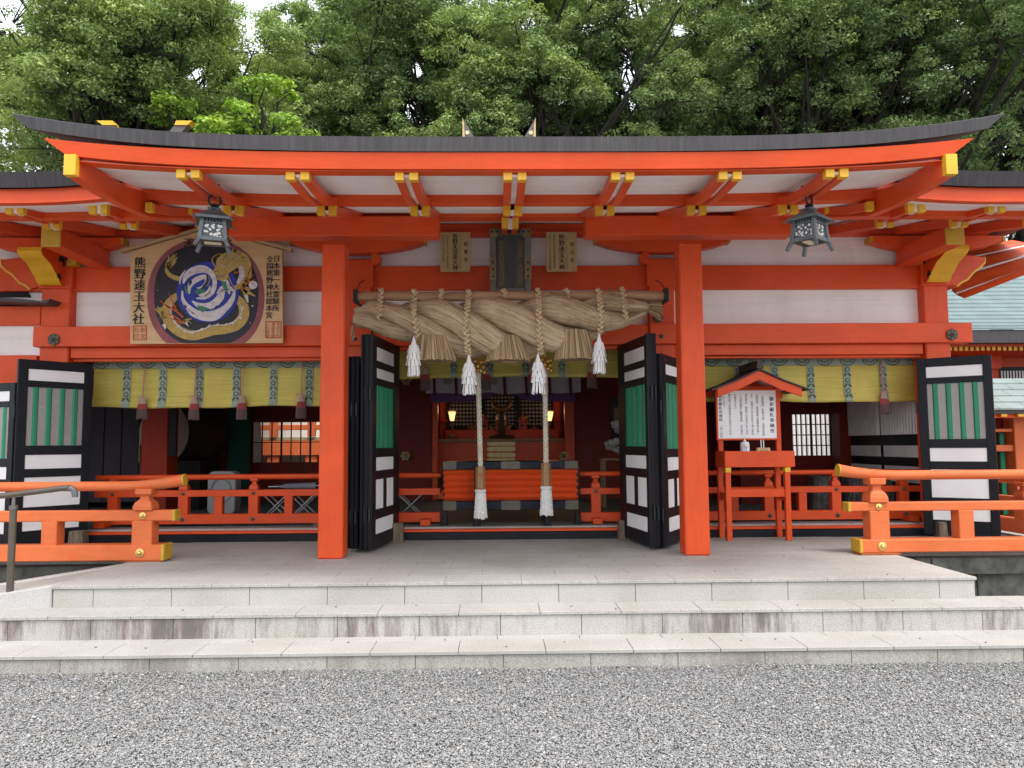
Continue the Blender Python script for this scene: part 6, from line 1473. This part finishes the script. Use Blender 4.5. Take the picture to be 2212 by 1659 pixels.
m_.build('copper_roof', mat('pale_copper', (.15,.205,.21), .5, .14, 2.5), rb)
MB().box(x0,x0+14,Yr+.02,Yr+.3,zy(740,Yr,2150),ze+.01).build('eave_shingle', ROOF, rb); MB().box(x0,x0+14,Yr+.25,Yr+.35,zy(748,Yr+.25,2150),zy(740,Yr+.25,2150)-.003).build('eave_fascia', VERM, rb)
for k in range(26): X = x0+.15+k*.115; o = MB().box(X-.032,X+.032,Yr+.3,Yr+1.8,zy(757,Yr+.3,2150),zy(749,Yr+.3,2150)).build('rafter', VERM, rb); MB().box(X-.034,X+.034,Yr+.29,Yr+.31,zy(757,Yr+.3,2150)-.002,zy(749,Yr+.3,2150)+.002).build('rafter_tip', YEL, o)
Yw2 = Yr+1.7
MB().box(x0-.4,x0+14,Yw2,Yw2+.2,0,ze+.2).build('wall', VERM, rb)
m_ = MB(); a, b, c, d = xx(2158,Yw2,810), xx(2330,Yw2,810), zy(832,Yw2,2180), zy(793,Yw2,2180); m_.box(a,b,Yw2-.02,Yw2-.005,c,d); o = m_.build('black_lattice', BLACK, rb)
m_ = MB()
for i in range(26):
    for j in range(5): X = a+.05+(b-a-.1)*i/25; Z = c+.09+(d-c-.2)*j/4; m_.box(X-.018,X+.018,Yw2-.024,Yw2-.021,Z-.025,Z+.025)
m_.build('pale_square', PANEL, o)
for x in (2085, 2148): m_ = MB(); X = xx(x,Yw2-.3,790); m_.box(X-.14,X+.14,Yw2-.35,Yw2-.002,zy(800,Yw2,2148),zy(770,Yw2,2148)); m_.build('bracket', VERM, rb, .03); MB().box(X-.06,X+.06,Yw2-.40,Yw2-.352,zy(772,Yw2,2148),zy(762,Yw2,2148)).build('bracket_tip', YEL2, rb, .01)
Yf2 = 13.0; co = thing('roofed_corridor', 'low vermilion corridor wall with pale green shingles and green slats at the right edge', 'corridor', (11, Yf2, 0)); x0 = xx(2120,Yf2,860)
m_ = MB()
for i in range(5):
    a, b = i/5, (i+1)/5; za_, zb_ = zy(885,Yf2,2180)+.62*a, zy(885,Yf2,2180)+.62*b
    for k in range(20): X = x0+k*.5+.2*(i % 2)-.2; m_.add([(X,Yf2+1.1*a,za_+.03),(X+.49,Yf2+1.1*a,za_+.03),(X+.49,Yf2+1.1*b,zb_+.005),(X,Yf2+1.1*b,zb_+.005),(X,Yf2+1.1*a,za_),(X+.49,Yf2+1.1*a,za_)], [(0,1,2,3),(4,5,1,0)])
m_.build('shingle_roof', mat('pale_copper_shingle', (.20,.25,.24), .5, .16, 2), co)
MB().box(x0,x0+10,Yf2+1.08,Yf2+1.3,zy(838,Yf2+1.1,2180)-.08,zy(838,Yf2+1.1,2180)+.06).build('ridge_cap', mat('pale_ridge', (.45,.47,.47), .5), co, .02)
MB().box(x0,x0+10,Yf2+.03,Yf2+.2,zy(893,Yf2,2180),zy(885,Yf2,2180)).build('eave_board', ROOF, co); MB().box(x0+.05,x0+10,Yf2+.12,Yf2+.3,zy(902,Yf2,2180),zy(893,Yf2,2180)-.003).build('eave_fascia', VERM, co)
for k in range(9): X = xx(2167+36*k,Yf2+.08,897); MB().box(X-.05,X+.05,Yf2+.05,Yf2+.115,zy(900,Yf2+.1,2180),zy(894,Yf2+.1,2180)).build('rafter_tip', YEL, co)
for k in range(5):
    X = xx(2192+150*k,Yf2+.4,950); MB().box(X-.0,X+.30,Yf2+.4,Yf2+.7,0,zy(902,Yf2+.4,2180)).build('post', VERM2, co, .01)
for y0, y1 in ((926,933),(961,975)): MB().box(x0+.1,x0+10,Yf2+.45,Yf2+.6,zy(y1,Yf2+.45,2180),zy(y0,Yf2+.45,2180)).build('rail', VERM2, co, .008)
m_ = MB()
for k in range(40): X = xx(2160+17.5*k,Yf2+.62,950); m_.box(X,X+.085,Yf2+.62,Yf2+.68,.3,zy(934,Yf2+.6,2180))
m_.build('green_slats', GREEN, co, .01)
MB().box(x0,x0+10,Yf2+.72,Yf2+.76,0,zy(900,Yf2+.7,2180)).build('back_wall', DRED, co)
# left edge: upturned eave corner of the side building and its dark gutter
se = thing('side_eave', 'dark upturned eave end of the side building poking in behind the left post', 'eave', (-6.2, 9.6, 3))
Ys = 8.9
m_ = MB(); P = [(-40,627),(-10,630),(40,637),(90,643),(128,646),(125,656),(95,655),(40,652),(-40,650)]; P = [at(x,y,Ys) for x, y in [(-40,640),(40,645),(90,650),(109,645),(101,655),(60,654),(0,651),(-40,651)]]; n = len(P)
m_.add(P+[p+Vector((0,.5,0)) for p in P], [tuple(range(n)), tuple(range(2*n-1,n-1,-1))]+[(k,(k+1)%n,n+(k+1)%n,n+k) for k in range(n)]); m_.build('gutter', mat('dark_gutter', (.05,.045,.05), .5), se, .004)
P = [at(x,y,Ys+.35) for x, y in [(-40,592),(10,598),(30,612),(60,630),(66,642),(-40,642)]]; n = len(P)
m_ = MB(); m_.add(P+[p+Vector((0,.1,0)) for p in P], [tuple(range(n)), tuple(range(2*n-1,n-1,-1))]+[(k,(k+1)%n,n+(k+1)%n,n+k) for k in range(n)]); m_.build('gable_shade_board', mat('dark_board', (.012,.012,.013), .8), se)
# right: underside of the side eave beside the post, white and vermilion stripes
ue = thing('side_eave', 'vermilion and white striped side eave rising past the right corner post', 'eave', (6.2, 10.5, 3))
a0, a1, b0, b1 = at(2083,645,9.7), at(2330,548,9.7), at(2075,500,9.7), at(2330,470,9.7)
def lerp(p, q, t): return p+(q-p)*t
rows = [(0,.045,VERM),(.045,.13,WHITE),(.13,.30,VERM),(.30,.42,WHITE),(.42,.62,VERM),(.62,.74,WHITE),(.74,1.0,VERM)]
for s0, s1, mt in rows:
    m_ = MB(); off = .0 if mt is VERM else .03; q = [lerp(a0,b0,s0),lerp(a1,b1,s0),lerp(a1,b1,s1),lerp(a0,b0,s1)]; q = [p+Vector((0,off+1.2*t_,0)) for p, t_ in zip(q,(s0,s0,s1,s1))]
    m_.add(q+[p+Vector((0,.09,.05)) for p in q], [(0,1,2,3),(7,6,5,4),(0,1,5,4),(1,2,6,5),(2,3,7,6),(3,0,4,7)]); m_.build('eave_batten' if mt is VERM else 'white_soffit', mt, ue)

# ================================================================== TREES
BARK = mat('dark_bark', (.024,.020,.016), .95, .4, 6, .6, 20)
def leafmat(name, c1, c2, tr_):
    m, t, b = nodes(name); ge = t.nodes.new('ShaderNodeNewGeometry'); r_ = ramp(t, ge.outputs['Random Per Island'], [(0,c1),(.75,c2),(1,tuple(min(1,x*1.35) for x in c2))])
    an = N(t, 'ShaderNodeAttribute', attribute_name='tone'); ar = ramp(t, an.outputs['Fac'], [(0,(.58,.66,.68)),(.5,(.95,.95,.95)),(1,(1.25,1.18,.95))]); ml_ = N(t, 'ShaderNodeMixRGB', blend_type='MULTIPLY', i0=1.0); t.links.new(r_.outputs[0], ml_.inputs[1]); t.links.new(ar.outputs[0], ml_.inputs[2]); r_ = ml_
    t.links.new(r_.outputs[0], b.inputs['Base Color']); b.inputs['Roughness'].default_value = .5; b.inputs['Specular IOR Level'].default_value = .35
    tl = N(t, 'ShaderNodeBsdfTranslucent'); g_ = N(t, 'ShaderNodeMixRGB', blend_type='MULTIPLY', i0=1.0); g_.inputs[2].default_value = (*tr_, 1); t.links.new(r_.outputs[0], g_.inputs[1]); t.links.new(g_.outputs[0], tl.inputs[0])
    mx = N(t, 'ShaderNodeMixShader', i0=.32); t.links.new(b.outputs[0], mx.inputs[1]); t.links.new(tl.outputs[0], mx.inputs[2]); t.links.new(mx.outputs[0], t.nodes['Material Output'].inputs[0]); return m
LEAFS = {'mid': leafmat('camphor_leaves', (.125,.195,.080), (.285,.380,.160), (1.3,1.35,.7)), 'pale': leafmat('pale_camphor_leaves', (.160,.235,.085), (.345,.435,.175), (1.3,1.35,.7)), 'dark': leafmat('dark_camphor_leaves', (.095,.155,.070), (.225,.310,.135), (1.2,1.3,.7)), 'lime': leafmat('young_leaves', (.20,.32,.05), (.34,.50,.10), (1.3,1.3,.6))}  # the dark kind is a deeper green used for some of the trees
def leaves(P, Nrm, size, n):
    """n four-cornered leaves round points P with outward directions Nrm"""
    N_ = Nrm + rng.normal(0, .42, (n,3)); N_ /= np.linalg.norm(N_, axis=1)[:,None]
    T = np.cross(N_, rng.normal(0,1,(n,3))); T /= np.linalg.norm(T, axis=1)[:,None]; B = np.cross(N_, T)
    L = size*rng.uniform(.7,1.35,n)[:,None]; Wd = L*rng.uniform(.42,.6,n)[:,None]
    return np.stack([P-T*L*.5, P+B*Wd*.5+N_*L*.06, P+T*L*.5, P-B*Wd*.5+N_*L*.06], 1)
def atg(u, v, r_): p = at(u, v, 27); return (p.x, p.z, r_*27/F)
GAPS = [atg(*g_) for g_ in ((537,60,15),(540,105,20),(528,150,16),(420,165,16),(440,190,10),(150,165,10),(900,160,16),(888,235,26),(915,262,22),(1356,120,14),(1358,160,22),(1350,205,18),(1365,235,16),(1626,105,16),(1951,205,14),(2168,330,26),(1856,250,12),(1466,70,14),(1000,245,12),(690,100,9),(1230,215,10),(1740,60,10),(2050,150,10),(0,10,62),(620,40,10),(1130,60,9))]
def ingap(p, r_):
    k = 27/p[1]; X, Z = p[0]*k, HC+(p[2]-HC)*k
    return any((X-gx)**2+(Z-gz)**2 < (gr*.9+r_*k*.6)**2 for gx, gz, gr in GAPS)
def tree(label, x, y, h, r_, kind, seed, zlow=8.0, clumps=46, lean=0, dens=1.0, leaf=.15, group='camphor trees behind the shrine', name='camphor_tree', crown_lo=.42):
    rs = random.Random(seed); t = thing(name, label, 'tree', (x, y, 0), group)
    tb = MB(); tips = []
    top = Vector((x+lean*h*.3, y, h*.5)); P = [Vector((x,y,-.2)), Vector((x+lean*h*.08,y+rs.uniform(-.3,.3),h*.18)), Vector((x+lean*h*.2+rs.uniform(-.3,.3),y,h*.36)), top]
    r0_ = .018*h+.08; tb.tube(P, [r0_*1.25, r0_, r0_*.85, r0_*.65], 12)
    def branch(p, d, L, rad, lev):
        q = [p]; dd = d.normalized()
        for i in range(4):
            dd = (dd + Vector((rs.uniform(-.28,.28), rs.uniform(-.28,.28), rs.uniform(-.06,.24)))).normalized(); q.append(q[-1]+dd*L/4)
        tb.tube(q, [rad*(1-.17*i) for i in range(5)], 7 if lev < 2 else 5)
        if lev >= 2: tips.append(q[-1]); tips.append(q[2]); return
        for i in range(3 if lev == 0 else 3):
            a = rs.uniform(0,2*PI); nd = (dd + Vector((math.cos(a),math.sin(a),rs.uniform(-.1,.6)))*.9).normalized(); branch(q[rs.choice((2,3,4,4))], nd, L*rs.uniform(.55,.8), rad*.52, lev+1)
    nb_ = 6
    for i in range(nb_):
        a = 2*PI*i/nb_+rs.uniform(-.4,.4); el = rs.uniform(.5,1.5); d = Vector((math.cos(a),math.sin(a),el)); branch(P[2].lerp(top, rs.random()), d, r_*rs.uniform(.55,.85)*(1.1 if el < 1 else 1.3), r0_*.5, 0)
    # crown: clumps, each made of puffs with leaves on their upper sides
    cz, ch = h*(1+crown_lo)/2, h*(1-crown_lo)/2; C_ = []
    for k in range(clumps):
        for _ in range(30):
            u = rs.uniform(-1,1); a = rs.uniform(0,2*PI); rad = rs.uniform(.35,1)**.5
            p = Vector((x+lean*h*.25+r_*rad*math.sqrt(1-u*u)*math.cos(a), y+r_*rad*math.sqrt(1-u*u)*math.sin(a), cz+ch*rad*u))
            if all((p-c).length > r_*.30 for c in C_) : break
        C_.append(p)
    C_ += [p for p in tips if rs.random() < .5]
    VV = []; TT = []
    for c in C_:
        tone = rs.random()
        if c.y > y+r_*.55 and rs.random() < .5: continue
        # a limb that carries this clump
        hd = math.hypot(c.x-x, c.y-y); s0 = Vector((x+lean*h*.22, y, max(h*.30, c.z-.75*hd-1.2))); q_ = [s0]
        for k in (.3,.6,.85,1.0): q_.append(s0.lerp(c, k)+Vector((rs.uniform(-.22,.22), rs.uniform(-.22,.22), -.25*math.sin(PI*k))))
        tb.tube(q_, [.085*r0_/.4, .07*r0_/.4, .05, .034, .016], 6)
        R_ = rs.uniform(.22,.36)*r_*.95; npf = int((R_/.30)**2*1.9*dens)+8
        for j in range(npf):
            u = rs.uniform(-.45,1); a = rs.uniform(0,2*PI); s_ = math.sqrt(max(0,1-u*u)); q = rs.uniform(.72,1.06) if rs.random() < .85 else rs.uniform(.2,.7)
            pc = c+Vector((R_*q*s_*math.cos(a), R_*q*s_*math.sin(a), R_*q*.68*u)); pr_ = rs.uniform(.20,.40)*(1 if r_ > 2 else .75)
            if ingap(pc, pr_) and rs.random() < .93: continue
            n = int((64 if pc.z > zlow else 14)*dens*(pr_/.3)**2*(.11/leaf)**1.6)+5
            if rs.random() < .4:
                tb.tube([c+(pc-c)*.15, c+(pc-c)*.6+Vector((0,0,-.06)), pc+Vector((0,0,-.05))], [.018,.012,.006], 4)
            v = rng.normal(0,1,(n,3)); v /= np.linalg.norm(v,axis=1)[:,None]; v[:,2] = np.where(rng.random(n) < .80, np.abs(v[:,2]), v[:,2]*.5); rr = pr_*(rng.uniform(.30,1.10,n)**.5)[:,None]
            Pn = np.array(pc)[None]+v*rr*np.array([1,1,.8]); VV.append(leaves(Pn, v*.8+np.array([0,0,.55]), leaf, n)); TT.append(np.full(n*4, tone*.45+rs.random()*.55))
    tb.build('trunk', BARK, t, smooth=60)
    V = np.concatenate(VV).reshape(-1,3); V = V - np.array([[x,y,0]]); Fq = np.arange(len(V)).reshape(-1,4)
    o = npmesh('crown', V, Fq, [LEAFS[kind]]); o.parent = t
    at_ = o.data.attributes.new('tone', 'FLOAT', 'POINT'); at_.data.foreach_set('value', np.concatenate(TT).astype(np.float32))
    return t, len(Fq)
TREES = [
 ('broad pale green camphor tree filling the upper left corner', -11.6, 24, 16.9, 5.2, 'pale', 11, 0, 52, .095),
 ('domed pale camphor tree directly behind the left lime sapling', -10.9, 28.5, 16.4, 3.4, 'pale', 12, 0, 34, .09),
 ('dark branching camphor tree between the lime saplings and the tall leaning tree', -5.6, 29, 20, 5.0, 'dark', 13, .05, 24, .105),
 ('tall leaning camphor tree just left of the pointed roof finials', -2.4, 27, 20.5, 5.2, 'mid', 14, .12, 38, .10),
 ('camphor tree with low boughs right behind the pointed roof finials', 1.6, 25, 18.6, 4.0, 'mid', 15, -.05, 34, .095),
 ('open crowned camphor tree showing sky between its limbs right of centre', 5.6, 28, 21, 4.8, 'mid', 16, .06, 26, .105),
 ('camphor tree with long spreading limbs above the right lantern', 9.9, 26, 20, 5.2, 'mid', 17, .1, 36, .10),
 ('dense camphor tree rising above the right end of the porch roof', 14.6, 27, 20.5, 5.6, 'mid', 18, -.1, 40, .10),
 ('camphor tree at the right edge with hanging dark boughs', 19.2, 29, 20, 5.2, 'dark', 19, 0, 38, .105),
 ('dark distant camphor tree just right of the lime saplings', -9.8, 37, 20, 5.6, 'dark', 20, 0, 18, .15),
 ('dark distant camphor tree far behind the right lantern', 13.2, 38, 21, 6.0, 'dark', 22, 0, 18, .155)]
tot = 0
for lb, x, y, h, r_, kd, sd_, ln, cl, lf in TREES: tot += tree(lb, x, y, h, r_, kd, sd_, 9.5, cl, ln, 1.0, lf)[1]
for lb, px_, Y, top, r_, sd_ in (('bright lime green sapling nearer the left roof end', 432, 20.9, 188, 1.6, 31), ('bright lime green sapling farther from the left roof end than its twin', 560, 21.2, 160, 1.6, 32)):
    c = at(px_, top, Y); tot += tree(lb, c.x, Y, c.z, r_, 'lime', sd_, 6, 20, 0, 1.1, .14, 'young bright saplings behind the roof', 'sapling', .55)[1]
print('LEAVES', tot)
